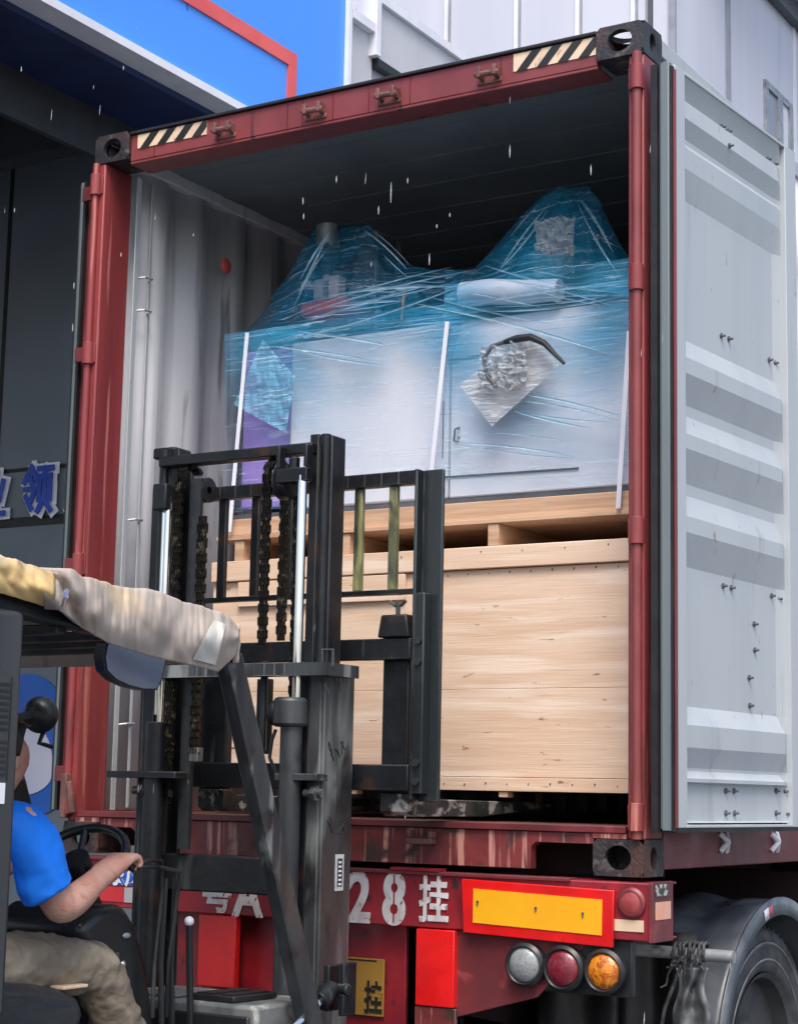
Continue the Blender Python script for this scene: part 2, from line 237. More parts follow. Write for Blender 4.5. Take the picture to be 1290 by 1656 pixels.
class MB:
    def __init__(s): s.bm = bmesh.new()
    def hexa(s, P):
        v = [s.bm.verts.new(p) for p in P]
        for f in ((0, 3, 2, 1), (4, 5, 6, 7), (0, 1, 5, 4), (1, 2, 6, 5), (2, 3, 7, 6), (3, 0, 4, 7)): s.bm.faces.new([v[i] for i in f])
        return s
    def box(s, a, b):
        x0, y0, z0 = a; x1, y1, z1 = b
        return s.hexa([(x0, y0, z0), (x1, y0, z0), (x1, y1, z0), (x0, y1, z0), (x0, y0, z1), (x1, y0, z1), (x1, y1, z1), (x0, y1, z1)])
    def beam(s, p, q, w, h, up=(0, 0, 1)):       # bar of section w x h from p to q
        p, q = Vector(p), Vector(q); d = (q-p).normalized(); up = Vector(up)
        if abs(d.dot(up)) > .98: up = Vector((0, 1, 0))
        r = d.cross(up).normalized(); u = r.cross(d).normalized()
        P = []
        for e in (p, q):
            for a, b in ((-1, -1), (1, -1), (1, 1), (-1, 1)): P.append(e + r*a*w/2 + u*b*h/2)
        return s.hexa([P[0], P[1], P[2], P[3], P[4], P[5], P[6], P[7]])
    def tube(s, pts, r, n=12, cap=True):
        pts = [Vector(p) for p in pts]; rs = r if isinstance(r, (list, tuple)) else [r]*len(pts)
        rings = []; prev = None
        for i, p in enumerate(pts):
            d = (pts[min(i+1, len(pts)-1)] - pts[max(i-1, 0)]).normalized()
            if prev is None:
                a = Vector((0, 0, 1)) if abs(d.z) < .9 else Vector((1, 0, 0)); e1 = d.cross(a).normalized()
            else: e1 = (prev - d*prev.dot(d)).normalized()
            prev = e1; e2 = d.cross(e1)
            rings.append([s.bm.verts.new(p + (e1*math.cos(2*PI*k/n) + e2*math.sin(2*PI*k/n))*rs[i]) for k in range(n)])
        for A, B in zip(rings, rings[1:]):
            for k in range(n): s.bm.faces.new([A[k], A[(k+1) % n], B[(k+1) % n], B[k]])
        if cap: s.bm.faces.new(rings[0][::-1]); s.bm.faces.new(rings[-1])
        return s
    def cyl(s, p, q, r, n=24, r2=None): return s.tube([p, q], [r, r if r2 is None else r2], n)
    def extr(s, poly, axis, a, b):                # polygon in the other two axes, extruded along axis
        def P(u, v, t): return {'x': (t, u, v), 'y': (u, t, v), 'z': (u, v, t)}[axis]
        A = [s.bm.verts.new(P(u, v, a)) for u, v in poly]; B = [s.bm.verts.new(P(u, v, b)) for u, v in poly]
        s.bm.faces.new(A); s.bm.faces.new(B[::-1]); n = len(poly)
        for k in range(n): s.bm.faces.new([A[k], B[k], B[(k+1) % n], A[(k+1) % n]])
        return s
    def grid(s, F, nu, nv):
        g = [[s.bm.verts.new(F(i/nu, j/nv)) for i in range(nu+1)] for j in range(nv+1)]
        for j in range(nv):
            for i in range(nu): s.bm.faces.new([g[j][i], g[j][i+1], g[j+1][i+1], g[j+1][i]])
        return s
    def sphere(s, c, r, sc=(1, 1, 1), n=20):
        m = Matrix.Translation(c) @ Matrix.Diagonal((*[r*k for k in sc], 1))
        bmesh.ops.create_uvsphere(s.bm, u_segments=n, v_segments=n//2+2, radius=1, matrix=m); return s
    def revolve(s, prof, c, axis='x', n=48):      # prof: (radius, offset along axis)
        c = Vector(c); rings = []
        for r, o in prof:
            R = []
            for k in range(n):
                a = 2*PI*k/n
                v = {'x': Vector((o, r*math.cos(a), r*math.sin(a))), 'y': Vector((r*math.cos(a), o, r*math.sin(a))), 'z': Vector((r*math.cos(a), r*math.sin(a), o))}[axis]
                R.append(s.bm.verts.new(c+v))
            rings.append(R)
        for A, B in zip(rings, rings[1:]):
            for k in range(n): s.bm.faces.new([A[k], A[(k+1) % n], B[(k+1) % n], B[k]])
        return s
    def build(s, name, m, parent=None, bevel=0, smooth=True, sub=0, solid=0, label=None, angle=35):
        bm = s.bm; bmesh.ops.recalc_face_normals(bm, faces=bm.faces)
        if parent is not None:
            bmesh.ops.translate(bm, verts=bm.verts, vec=-root_of(parent))
        me = bpy.data.meshes.new(name); bm.to_mesh(me); bm.free()
        o = bpy.data.objects.new(name, me); COL.objects.link(o); me.materials.append(m)
        if parent is not None: o.parent = parent
        if smooth:
            for p in me.polygons: p.use_smooth = True
            me.set_sharp_from_angle(angle=math.radians(angle))
        if solid: k = o.modifiers.new('s', 'SOLIDIFY'); k.thickness = solid; k.offset = 0
        if bevel:
            k = o.modifiers.new('b', 'BEVEL'); k.width = bevel; k.segments = 2; k.limit_method = 'ANGLE'; k.angle_limit = math.radians(40)
        if sub: k = o.modifiers.new('u', 'SUBSURF'); k.levels = sub; k.render_levels = sub
        if label: o['label'] = label
        return o
def text(name, body, size, loc, m, parent, rot=(PI/2, 0, 0), ext=.002, off=0., sx=1., align='CENTER', shear=0):
    c = bpy.data.curves.new(name, 'FONT'); c.body = body; c.size = size; c.extrude = ext; c.offset = off
    c.align_x = align; c.align_y = 'CENTER'; c.shear = shear; c.materials.append(m)
    o = bpy.data.objects.new(name, c); COL.objects.link(o)
    o.location = Vector(loc) - (root_of(parent) if parent else Vector()); o.rotation_euler = rot; o.scale = (sx, 1, 1)
    if parent is not None: o.parent = parent
    bpy.context.view_layer.update()
    me = bpy.data.meshes.new_from_object(o.evaluated_get(bpy.context.evaluated_depsgraph_get()))
    n = bpy.data.objects.new(name, me); COL.objects.link(n); n.parent = parent
    n.location, n.rotation_euler, n.scale = o.location, o.rotation_euler, o.scale
    bpy.data.objects.remove(o); n.name = name
    if not me.materials: me.materials.append(m)
    return n
GLYPH = {'业': [(.35, .95, .35, .1), (.65, .95, .65, .1), (.08, .75, .2, .35), (.92, .75, .8, .35), (.02, .05, .98, .05)],
 '领': [(.25, 1, .02, .68), (.25, 1, .47, .70), (.24, .74, .30, .62), (.08, .52, .42, .52), (.42, .52, .28, .26), (.10, .36, .30, .10), (.54, .95, 1, .95), (.78, .95, .72, .80), (.58, .78, .58, .28), (.58, .78, .96, .78), (.96, .78, .96, .28), (.77, .68, .77, .35), (.77, .35, .56, .04), (.80, .25, 1, .04)],
 '先': [(.3, .95, .15, .7), (.2, .78, .85, .78), (.5, 1, .5, .5), (.05, .5, .95, .5), (.35, .5, .3, .2), (.3, .2, .05, .02), (.65, .5, .65, .05), (.65, .05, .95, .05), (.95, .05, .95, .2)]}
def strokes(name, ch, size, loc, th, m, par, ax=.80):
    B = MB()
    for i, (a, b, c, d) in enumerate(GLYPH[ch]):
        A = Vector((loc[0]+(a-.5)*size*ax, loc[1]-i*.0006, loc[2]+(b-.5)*size)); E_ = Vector((loc[0]+(c-.5)*size*ax, loc[1]-i*.0006, loc[2]+(d-.5)*size))
        dd = (E_-A).normalized()*th*size*.5
        B.beam(A-dd, E_+dd, th*size, .006, up=(0, 1, 0))
    return B.build(name, m, par)
def prof_interp(P, x):
    if x <= P[0][0]: return P[0][1]
    for (a, b), (c, d) in zip(P, P[1:]):
        if x <= c: return b + (d-b)*(x-a)/(c-a)
    return P[-1][1]

# ================================================================== SETTING
g = MB(); g.grid(lambda u, v: Vector((-400+800*u, -400+800*v, 0)), 8, 8)
tag(g.build('ground', GROUND), 'wet grey concrete yard', None, None, 'structure')

# ---- warehouse on the left: blue sign band over a dark open bay
T = thing('warehouse', 'dark warehouse bay on the left under a bright blue sign band with white edging', 'building', (-1.6, 3.2, 0))
SX = -1.10; YE = on_x(557, 90, SX).y
MB().box((SX-.10, -9, 5.33), (SX, YE, 8.6)).build('sign_band', BLUE, T)
MB().box((SX-.12, -9, 5.285), (SX+.03, YE+.03, 5.33)).box((SX-.12, YE, 5.33), (SX+.03, YE+.035, 8.6)).build('edge_trim', TRIMW, T)
o1 = on_x(478, 100, SX); 
MB().box((SX, -9, o1.z-.05), (SX+.012, o1.y, o1.z+.04)).box((SX, o1.y-.085, 5.34), (SX+.012, o1.y, o1.z-.051)).build('red_outline', SIGNR, T)
MB().box((SX-.002, 1.93, 5.7), (SX+.004, 1.936, 8.4)).box((SX-.002, -.6, 5.4), (SX+.004, -.594, 8.4)).build('panel_joint', LBLUE, T)
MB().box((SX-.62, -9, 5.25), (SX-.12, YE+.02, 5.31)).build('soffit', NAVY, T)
MB().box((SX-.66, -9, 4.98), (SX-.62, YE, 5.32)).build('inner_fascia', STEELD, T)
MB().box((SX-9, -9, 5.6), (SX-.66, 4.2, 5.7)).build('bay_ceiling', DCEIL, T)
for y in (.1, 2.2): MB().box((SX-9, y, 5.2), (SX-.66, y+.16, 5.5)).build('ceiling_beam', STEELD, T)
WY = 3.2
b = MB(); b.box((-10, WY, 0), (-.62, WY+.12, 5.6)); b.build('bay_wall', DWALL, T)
def wl(px, py): return on_y(px, py, WY-.01)
z1, z2 = wl(20, 845).z, wl(60, 757).z
MB().box((-10, WY-.006, z1-.03), (-.62, WY, z1+.03)).build('wall_joint', INK, T)
MB().box((-10, WY-.005, z2-.012), (-.62, WY, z2+.012)).build('wall_joint', INK, T)
xj = wl(8, 500).x
MB().box((xj-.015, WY-.006, z2+.02), (xj+.015, WY, 5.6)).build('wall_joint', INK, T)
a, c = wl(38, 830), wl(100, 752)
cx, cz, hh = (wl(67, 793).x), (wl(67, 793).z), .40
for ch, dx in (('业', -.40), ('领', 0), ('先', .365)):
    lo = strokes('letter_outline', ch, .30, (cx+dx, WY-.02, cz), .25, LETO, T)
    strokes('letter', ch, .30, (cx+dx, WY-.045, cz), .12, LNAVY, lo)
# blue and white roundel painted low on the wall
p0, p1 = wl(40, 1100), wl(102, 1320); rx = .36
def cap(x0, x1, zb, zt, n=20):
    r = (x1-x0)/2; xc = (x0+x1)/2
    return [(x0, zb+r*.5)] + [(xc-r*math.cos(PI*k/n), zt-r*1.1+r*1.1*math.sin(PI*k/n)) for k in range(n+1)] + [(x1, zb+r*.5)] + [(xc+r*math.cos(PI*k/n), zb+r*.5-r*.5*math.sin(PI*k/n)) for k in range(1, n)]
MB().extr(cap(p0.x-.35, p1.x+.02, p1.z-.02, p0.z+.04), 'y', WY-.012, WY-.004).build('logo_panel', LBLUE, T)
MB().extr(cap(p0.x-.25, p1.x-.10, p1.z+.12, p0.z-.25), 'y', WY-.020, WY-.012).build('logo_inset', LWHITE, T)
# steel hanger rods by the opening
MB().cyl((SX-.7, .6, 4.5), (SX-.7, .6, 5.3), .012, 8).build('hanger_rod', TRIMW, T)

# ---- pale annex wall beyond the sign
T = thing('annex_wall', 'low pale grey annex with a white framed panel just beyond the blue sign', 'building', (SX, 4.5, 0))
XA = SX-.02
ya, yb_ = on_x(603, 80, XA).y, on_x(742, 150, XA).y
za1, za2, zlo = on_x(582, 45, XA).z, on_x(665, 50, XA).z, on_x(603, 95, XA).z
MB().box((XA-2, YE+.05, 0), (XA, ya-.01, za1)).build('wall', BUILD2, T)
MB().box((XA-2, ya-.009, 0), (XA-.03, yb_, zlo-.02)).build('wall', BUILD2, T)
MB().box((XA-2, ya, zlo), (XA+.03, yb_, za2)).build('raised_panel', BUILD2, T)
MB().box((XA-.1, ya-.05, zlo), (XA+.06, ya-.001, za2+.7)).build('white_frame', TRIMW, T)
MB().box((XA-.1, ya, za2+.001), (XA+.06, yb_, za2+.06)).build('white_frame', TRIMW, T)
MB().box((XA-.1, YE+.05, za1+.001), (XA+.05, ya-.06, za1+.06)).build('white_frame', TRIMW, T)
MB().box((XA-.02, ya, zlo-.055), (XA+.04, yb_, zlo-.002)).build('dark_reveal', INK, T)

# ---- tall panel-clad building behind
T = thing('clad_building', 'tall pale panel-clad building behind the container with a small window', 'building', (-1, 9, 0))
YW = 9.0
xc = on_y(1090, 60, YW).x; xl = -9
xg1 = on_y(1049, 60, YW).x
MB().box((xl, YW, 0), (xg1-.04, YW+.3, 16)).build('front_wall', BUILD, T)
for px in (722, 835, 934, 1024):
    x = on_y(px, 60, YW).x
    MB().box((x-.022, YW-.02, 0), (x+.018, YW-.001, 16)).build('panel_seam', TRIMW, T)
    MB().box((x+.019, YW-.006, 0), (x+.045, YW-.0005, 16)).build('painted_seam_shadow', SEAMS, T)  # grey strip paints the thin shadow beside each seam
MB().box((xg1+.04, YW, 0), (xc-.001, YW+.3, 16)).build('corner_column', BUILD, T)
MB().box((xg1-.039, YW+.06, 0), (xg1+.039, YW+.28, 16)).build('corner_gap', SEAMD, T)
MB().box((xc-.045, YW-.03, 0), (xc+.02, YW-.001, 16)).build('corner_trim', SEAMS, T)
MB().box((xc-.3, YW+.301, 0), (xc-.0005, 60, 16)).build('side_wall', BUILD, T)
for px in (1172, 1281):
    y = on_x(px, 100, xc).y
    MB().box((xc, y, 0), (xc+.012, y+(.12 if px < 1200 else .08), 16)).build('panel_seam', SEAMS if px < 1200 else TRIMW, T)
w0, w1 = on_x(1233, 128, xc), on_x(1277, 180, xc); zt = w0.z; zb = zt-1.7
F = MB()
ym = (w0.y+w1.y)/2
for a, bb, c0, c1 in ((w0.y, w1.y, zt-.07, zt), (w0.y, w1.y, zb-.1, zb), (w0.y, w0.y+.08, zb, zt-.07), (w1.y-.10, w1.y, zb, zt-.07), (ym-.04, ym+.1, zb, zt-.07)): F.box((xc, a, c0), (xc+.03, bb, c1))
W_ = F.build('window', PIPE, T)
MB().box((xc+.001, w0.y+.08, zb), (xc+.008, ym-.041, zt-.071)).build('pane', PANE, W_)
MB().box((xc+.001, ym+.101, zb), (xc+.008, w1.y-.101, zt-.071)).build('pane', SEAML, W_)
e0 = on_x(1240, 0, xc)
MB().box((xc-.1, YW+.4, e0.z), (xc+.10, 60, e0.z+.22)).build('eave_gutter', SEAMD, T)
MB().box((xc-.1, YW+.4, e0.z+.221), (xc+.3, 60, e0.z+1.0)).build('parapet', BUILD, T)
MB().box((xc-.1, YW+.4, e0.z+1.001), (xc+.9, 60, e0.z+1.3)).build('eave_gutter', SEAMD, T)
# ================================================================== CONTAINER
ZB, W, H, L = 1.25, 2.438, 2.896, 12.19
C = thing('shipping_container', 'open red and grey shipping container standing on the trailer', 'container', (W/2, 0, ZB))
def casting(x0, y0, z0, sx, sy):
    # hollow corner casting, rounded slot on the rear and outer faces
    X, Yd, Z = .178, .162, .118
    x1 = x0+X; y1 = y0+Yd; z1 = z0+Z; t = .02
    m = MB()
    def face(axis, fixed, th, u0, u1, hole):
        n = 28; uc = (u0+u1)/2; vc = (z0+z1)/2; hw, hv = hole
        out = []; inn = []
        for k in range(n):
            a = 2*PI*k/n; cx_, sx_ = math.cos(a), math.sin(a)
            s_ = min((u1-u0)/2/abs(cx_) if abs(cx_) > 1e-6 else 9, Z/2/abs(sx_) if abs(sx_) > 1e-6 else 9)
            out.append((uc+cx_*s_, vc+sx_*s_)); inn.append((uc+cx_*hw, vc+sx_*hv))
        def P(u, v, f): return (u, f, v) if axis == 'y' else (f, u, v)
        bm = m.bm
        O0 = [bm.verts.new(P(u, v, fixed)) for u, v in out]; I0 = [bm.verts.new(P(u, v, fixed)) for u, v in inn]
        I1 = [bm.verts.new(P(u, v, fixed+th)) for u, v in inn]
        for k in range(n):
            j = (k+1) % n
            bm.faces.new([O0[k], O0[j], I0[j], I0[k]]); bm.faces.new([I0[k], I0[j], I1[j], I1[k]])
    face('y', y0 if sy < 0 else y1, .018*(-sy), x0, x1, (.046, .040))
    face('x', x0 if sx < 0 else x1, .022*(-sx), y0, y1, (.026, .036))
    # corners left by the radial fan, plates and back
    e = .003
    m.box((x0+e, y0+e, z0), (x1-e, y1-e, z0+t))
    n = 24; xm, ym = (x0+x1)/2, (y0+y1)/2          # top plate with its oval aperture
    oo = []; ii = []
    for k in range(n):
        a = 2*PI*(k+.5)/n; ca, sa = math.cos(a), math.sin(a); s_ = min(X/2/abs(ca), Yd/2/abs(sa))
        oo.append((xm+ca*(s_-.001), ym+sa*(s_-.001))); ii.append((xm+ca*.062, ym+sa*.050))
    for zz in (z1, z1-t):
        Ov = [m.bm.verts.new((*p_, zz)) for p_ in oo]; Iv = [m.bm.verts.new((*p_, zz)) for p_ in ii]
        for k in range(n): j = (k+1) % n; m.bm.faces.new([Ov[k], Ov[j], Iv[j], Iv[k]])
    if sy < 0: m.box((x0+e, y1-t, z0+t), (x1-e, y1, z1-t))
    else: m.box((x0+e, y0, z0+t), (x1-e, y0+t, z1-t))
    if sx > 0: m.box((x0, y0+e, z0+t), (x0+t, y1-t, z1-t))
    else: m.box((x1-t, y0+e, z0+t), (x1, y1-t, z1-t))
    return m.build('corner_casting', CAST, C, bevel=0)
for x0, sx in ((0, -1), (W-.178, 1)):
    for y0, sy in ((0, -1), (L-.162, 1)):
        for z0 in (ZB, ZB+H-.118): casting(x0, y0, z0, sx, sy)
zt0 = ZB+H-.118
# posts
MB().box((.012, .004, ZB+.118), (.055, .175, zt0)).build('corner_post', RED, C, bevel=.006)
p = MB(); p.box((W-.06, .010, ZB+.118), (W-.002, .16, zt0)); p.build('corner_post', RED, C, bevel=.006)
MB().tube([(W-.022, -.004, ZB+.12), (W-.022, -.004, zt0)], .017, 12).build('hinge_rod', REDH, C)
MB().tube([(.015, -.004, ZB+.16), (.015, -.004, zt0)], .015, 12).build('hinge_rod', RED, C)
for x, s in ((W-.022, 1), (.018, -1)):
    for z in (ZB+.19, ZB+1.12, ZB+1.98, zt0-.09):
        m = MB(); m.cyl((x, -.006, z-.045), (x, -.006, z+.045), .024, 14); m.box((x-.032 if s > 0 else x-.02, -.004, z-.04), (x+.02 if s > 0 else x+.032, .02, z+.04))
        m.build('hinge', RED, C, bevel=.002)
# extra worn steel at foot of left post
MB().box((.0, -.03, ZB+.13), (.03, .012, ZB+.30)).tube([(.06, -.02, ZB+.15), (.045, -.03, ZB+.27)], .014, 10).build('locking_bar_stub', RUBR, C, bevel=.003)
# header
HZ0, HZ1 = zt0-.012, ZB+H-.02
h = MB(); h.box((.178, .012, HZ0), (W-.178, .05, HZ1)); h.box((.178, .014, HZ0-.012), (W-.178, .14, HZ0)); h.build('rear_header', REDH, C, bevel=.003)
MB().box((.178, .0, HZ1+.001), (W-.178, .13, ZB+H-.006)).build('header_cap', GASKB, C, bevel=.003)
for x in (.30, .62, .66, .95, 1.02, 1.16, 1.32, 1.50, 1.88): MB().box((x, .009, HZ0+.004), (x+.003, .012, HZ1)).build('header_seam', REDD, C)
for x in [on_y(px_, py_, -.02).x for px_, py_ in ((357, 224), (503, 192), (622, 168), (785, 133))]:          # cam keepers
    k = MB(); z = HZ0+.045
    for dx in (-.035, .028): k.box((x+dx, -.034, z-.016), (x+dx+.016, .012, z+.024))
    k.cyl((x-.045, -.02, z), (x+.05, -.02, z-.004), .011, 10); k.box((x-.05, .006, z-.03), (x+.05, .0115, z-.012))
    k.build('cam_keeper', RUBR, C, bevel=.003)
def hazard(x0, x1, z0, z1):
    s = MB().box((x0, .0085, z0), (x1, .0112, z1)).build('hazard_sticker', CREAM, C)
    m = MB(); n = 4; pch = (x1-x0)/n; sl = (z1-z0)*.9
    for k in range(n):
        a = x0 + pch*(k+.18); wv = pch*.48
        P = [(a, z0), (a+wv, z0), (min(a+wv+sl, x1), z1), (min(a+sl, x1), z1)]
        if a+wv+sl > x1: P = [(a, z0), (min(a+wv, x1), z0), (x1, z0+(x1-min(a+wv, x1))/sl*(z1-z0)), (x1, z1), (min(a+sl, x1-.001), z1)]
        m.extr(P, 'y', .0062, .0084)
    m.build('black_stripe', INK, s)
hazard(.215, .565, HZ1-.062, HZ1-.004); hazard(on_y(828, 105, 0).x, W-.182, HZ1-.070, HZ1-.004)
# sill with fork pocket notch
SZ = ZB+.155
P = [(.178, ZB+.03), (.50, ZB+.03), (.50, ZB+.10)] + [(.52, ZB+.118)] + [(.70, ZB+.118), (.72, ZB+.10), (.72, ZB+.012), (2.03, ZB+.012), (2.03, ZB+.085), (2.05, ZB+.10), (W-.178, ZB+.10), (W-.178, SZ), (.178, SZ)]
P = [(.178, ZB+.10), (.33, ZB+.10), (.35, ZB+.085), (.35, ZB+.012), (2.03, ZB+.012), (2.03, ZB+.085), (2.05, ZB+.10), (W-.178, ZB+.10), (W-.178, SZ-.02), (.178, SZ-.02)]
MB().extr(P, 'y', .008, .05).build('rear_sill', REDS, C, bevel=.003)
MB().box((.07, -.004, SZ-.018), (W-.062, .15, SZ+.004)).build('threshold_plate', REDD, C, bevel=.002)
MB().box((.06, .0, ZB+.118), (.178, .05, SZ-.02)).build('sill_end', REDS, C)
MB().box((W-.178, .0, ZB+.12), (W-.06, .05, SZ-.02)).build('sill_end', REDS, C)
for x in (.55, 1.62): MB().box((x-.05, -.03, SZ-.075), (x+.05, .006, SZ-.055)).box((x-.05, -.03, SZ-.055), (x-.035, .006, SZ-.03)).box((x+.035, -.03, SZ-.055), (x+.05, .006, SZ-.03)).build('cam_keeper', RUBR, C, bevel=.003)
MB().box((1.30, .30, ZB-.01), (W-.06, .31, ZB+.13)).build('pocket_shade_panel', CHAS, C)  # added dark panel standing in for the shade inside the pocket
# rails, roof, floor, walls
MB().box((W-.05, .162, ZB+.02), (W, L-.162, ZB+.165)).build('bottom_rail', REDD, C, bevel=.004)
MB().box((0, .162, ZB+.02), (.05, L-.162, ZB+.165)).build('bottom_rail', REDD, C, bevel=.004)
MB().box((W-.06, .162, ZB+H-.075), (W-.002, L-.162, ZB+H-.012)).build('top_rail', GREY, C, bevel=.004)
MB().box((.002, .162, ZB+H-.075), (.06, L-.162, ZB+H-.012)).build('top_rail', GREYW, C, bevel=.004)
def corr(xo, s):      # corrugated wall: xo outer plane, s inward sign
    m = MB(); y = .20; pts = []
    while y < L-.2:
        for dy, d in ((0, .0), (.072, 0), (.14, .036), (.212, .036)): pts.append((y+dy, d))
        y += .28
    for (y0, d0), (y1, d1) in zip(pts, pts[1:]):
        vs = [m.bm.verts.new(v) for v in ((xo+s*d0, y0, ZB+.16), (xo+s*d1, y1, ZB+.16), (xo+s*d1, y1, ZB+H-.06), (xo+s*d0, y0, ZB+H-.06))]
        m.bm.faces.new(vs)
    bmesh.ops.remove_doubles(m.bm, verts=m.bm.verts, dist=1e-5)
    return m
corr(.012, 1).build('side_wall', GREYW, C, solid=.002, angle=20)
corr(W-.012, -1).build('side_wall', GREYW, C, solid=.002, angle=20)
# inner lashing strip at the rear of the left wall
MB().box((.055, .205, ZB+.16), (.062, .232, zt0)).box((.056, .30, ZB+.17), (.062, .315, zt0)).build('door_jamb_strip', GREY, C, bevel=.002)
for z in (1.75, 2.58, 3.46, 3.60): MB().tube([(.06, .235, z), (.085, .25, z+.004), (.09, .29, z+.006), (.06, .30, z)], .005, 8).build('lashing_ring', PIPE, C)
MB().sphere((.085, .80, 3.80), .035, (.4, 1, 1)).build('red_tag', SIGNR, C)
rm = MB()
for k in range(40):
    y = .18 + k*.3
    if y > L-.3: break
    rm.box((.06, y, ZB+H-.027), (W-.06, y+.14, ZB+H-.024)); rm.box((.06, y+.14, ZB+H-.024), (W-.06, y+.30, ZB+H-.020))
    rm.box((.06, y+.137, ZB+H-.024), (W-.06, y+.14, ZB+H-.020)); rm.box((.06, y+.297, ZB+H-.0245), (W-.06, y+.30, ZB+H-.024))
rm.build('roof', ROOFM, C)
MB().box((.06, .15, ZB+.13), (W-.06, L-.1, ZB+.158)).build('floor', FLOORM, C)
MB().box((.05, L-.10, ZB+.05), (W-.05, L-.05, ZB+H-.05)).build('front_wall', RED, C)
# small white tie loops on the bottom rail
for px in (1168, 1250):
    q = on_x(px, 1361, W)
    MB().tube([(W+.001, q.y-.03, q.z+.03), (W+.02, q.y, q.z+.0), (W+.001, q.y+.03, q.z+.03)], .010, 8).tube([(W+.001, q.y-.03, q.z-.035), (W+.02, q.y, q.z), (W+.001, q.y+.03, q.z-.035)], .010, 8).build('lashing_loop', TRIMW, C)

# ---- right door folded back along the side, four degrees short of flat
DX = 2.535; DT = .045; DA = math.radians(4.0); HG = Vector((2.505, 0, 0))
RD = Matrix.Rotation(-DA, 3, 'Z')
def on_door(px, py, off=0):
    n = RD @ Vector((1, 0, 0)); h = HG + RD @ (Vector((DX+off, 0, 0))-HG); d = ray(px, py)
    q = CAM + d*((h-CAM).dot(n)/d.dot(n)); return HG + RD.transposed() @ (q-HG)
d0, d1 = .040, on_door(1275, 800).y+.03; dz0, dz1 = on_door(1100, 1333).z-.012, on_door(1100, 117).z+.014
def dz(py, px=1100): return on_door(px, py, -.01).z
D = MB().box((DX-.062, d0, dz0), (DX-.048, d1+.07, dz1)).build('right_door', REDD, C, bevel=.003, label='grey right-hand door folded back along the container side')
_h = HG-Vector((W/2, 0, 0)); D.rotation_euler = (0, 0, -DA); D.location = _h - RD @ _h
pf = .075
fr = MB(); fr.box((DX-.045, d0, dz0+.0), (DX, d0+pf, dz1)); fr.box((DX-.045, d1-.03, dz0), (DX, d1+.07, dz1))
fr.box((DX-.045, d0+pf, dz1-.012), (DX, d1-.03, dz1)); fr.box((DX-.045, d0+pf, dz0), (DX, d1-.03, dz0+.010))
fr.build('door_frame', GREY, D, bevel=.002)
# profile of the pressed panel: (photo row at the hinge side, offset)
PR = [(119, -.002), (150, -.034), (158, -.010), (187, -.004), (214, -.028), (222, -.028), (232, -.012), (266, -.012), (312, -.036), (540, -.036), (574, -.004), (600, -.004), (646, -.036), (664, -.036), (698, -.004), (722, -.004), (775, -.036), (794, -.036), (832, -.004), (858, -.004), (911, -.036), (1140, -.036), (1171, -.004), (1208, -.004), (1241, -.028), (1246, -.028), (1258, -.008), (1264, -.008), (1267, -.028), (1328, -.028), (1331, -.004)]
PZ = [(dz(r), o) for r, o in PR]
pm = MB(); y0, y1 = d0+pf, d1-.03
vs = [[], [], [], []]
for z, o in PZ:
    for k, (yy, oo) in enumerate(((y0, min(o, -.004) if False else o), (y0+.002, o), (y1-.05, o), (y1, -.020))):
        vs[k].append(pm.bm.verts.new((DX+oo-.0015, yy, z)))
for k in range(3):
    for i in range(len(PZ)-1): pm.bm.faces.new([vs[k][i], vs[k+1][i], vs[k+1][i+1], vs[k][i+1]])
pm.build('pressed_panel', GREY, D, angle=12)
bolts = [(1167, 205), (1180, 212), (1172, 237), (1245, 257), (1256, 265), (1172, 542), (1184, 547), (1249, 581), (1258, 586), (1175, 947), (1188, 950), (1253, 963), (1264, 968), (1225, 1009), (1226, 1051), (1217, 1096), (1218, 1141), (1176, 1279), (1189, 1279), (1257, 1279), (1270, 1280), (1176, 1315), (1190, 1315), (1257, 1315), (1272, 1316)]
def rowoff(z):
    q = sorted(PZ); return prof_interp(q, z)
for px, py in bolts:
    q = on_door(px, py, -.02); o = rowoff(q.z)
    MB().cyl((DX+o-.002, q.y, q.z), (DX+o+.016, q.y+.004, q.z), .0055, 8, .0045).cyl((DX+o-.002, q.y, q.z), (DX+o+.004, q.y, q.z), .010, 8).build('bolt', SEAMD, D)
ga = MB(); ga.tube([(DX-DT+.006, d0-.012, dz0-.005), (DX-DT+.006, d0-.012, dz1)], .012, 10); ga.box((DX-.04, d0-.028, dz0-.01), (DX-.010, d0-.001, dz1+.005))
ga.build('door_gasket', GASK, D, bevel=.003)
MB().box((DX-DT-.03, d0-.034, dz0-.015), (DX-DT-.006, d0-.002, dz1)).box((DX-.010, d0-.020, dz0-.012), (DX-.002, d0-.001, dz1-.01)).box((DX-DT, d0, dz0-.014), (DX-.002, d1+.02, dz0-.001)).build('black_seal', GASKB, D)
MB().box((DX-.001, d0-.012, dz0), (DX+.003, d0+.004, dz1-.02)).build('red_edge', RED, D)

# ---- left door, seen edge on
LX = -.075
D2 = MB().box((LX, .05, dz0), (LX+.035, 1.2, dz1)).build('left_door', REDD, C, bevel=.003, label='left-hand door folded back, seen edge on')
MB().box((LX-.02, .03, dz0), (LX-.004, .048, dz1)).build('door_gasket', GASK, D2, bevel=.003)
MB().box((LX-.001, .026, dz0), (LX+.012, .049, dz1)).box((LX-.035, .04, dz0), (LX-.022, .06, dz1)).build('black_seal', GASKB, D2)
for z in (ZB+.30, ZB+1.12, ZB+1.98, zt0-.12): MB().box((LX+.02, -.006, z-.03), (.004, .012, z+.03)).build('hinge_leaf', REDD, D2, bevel=.003)
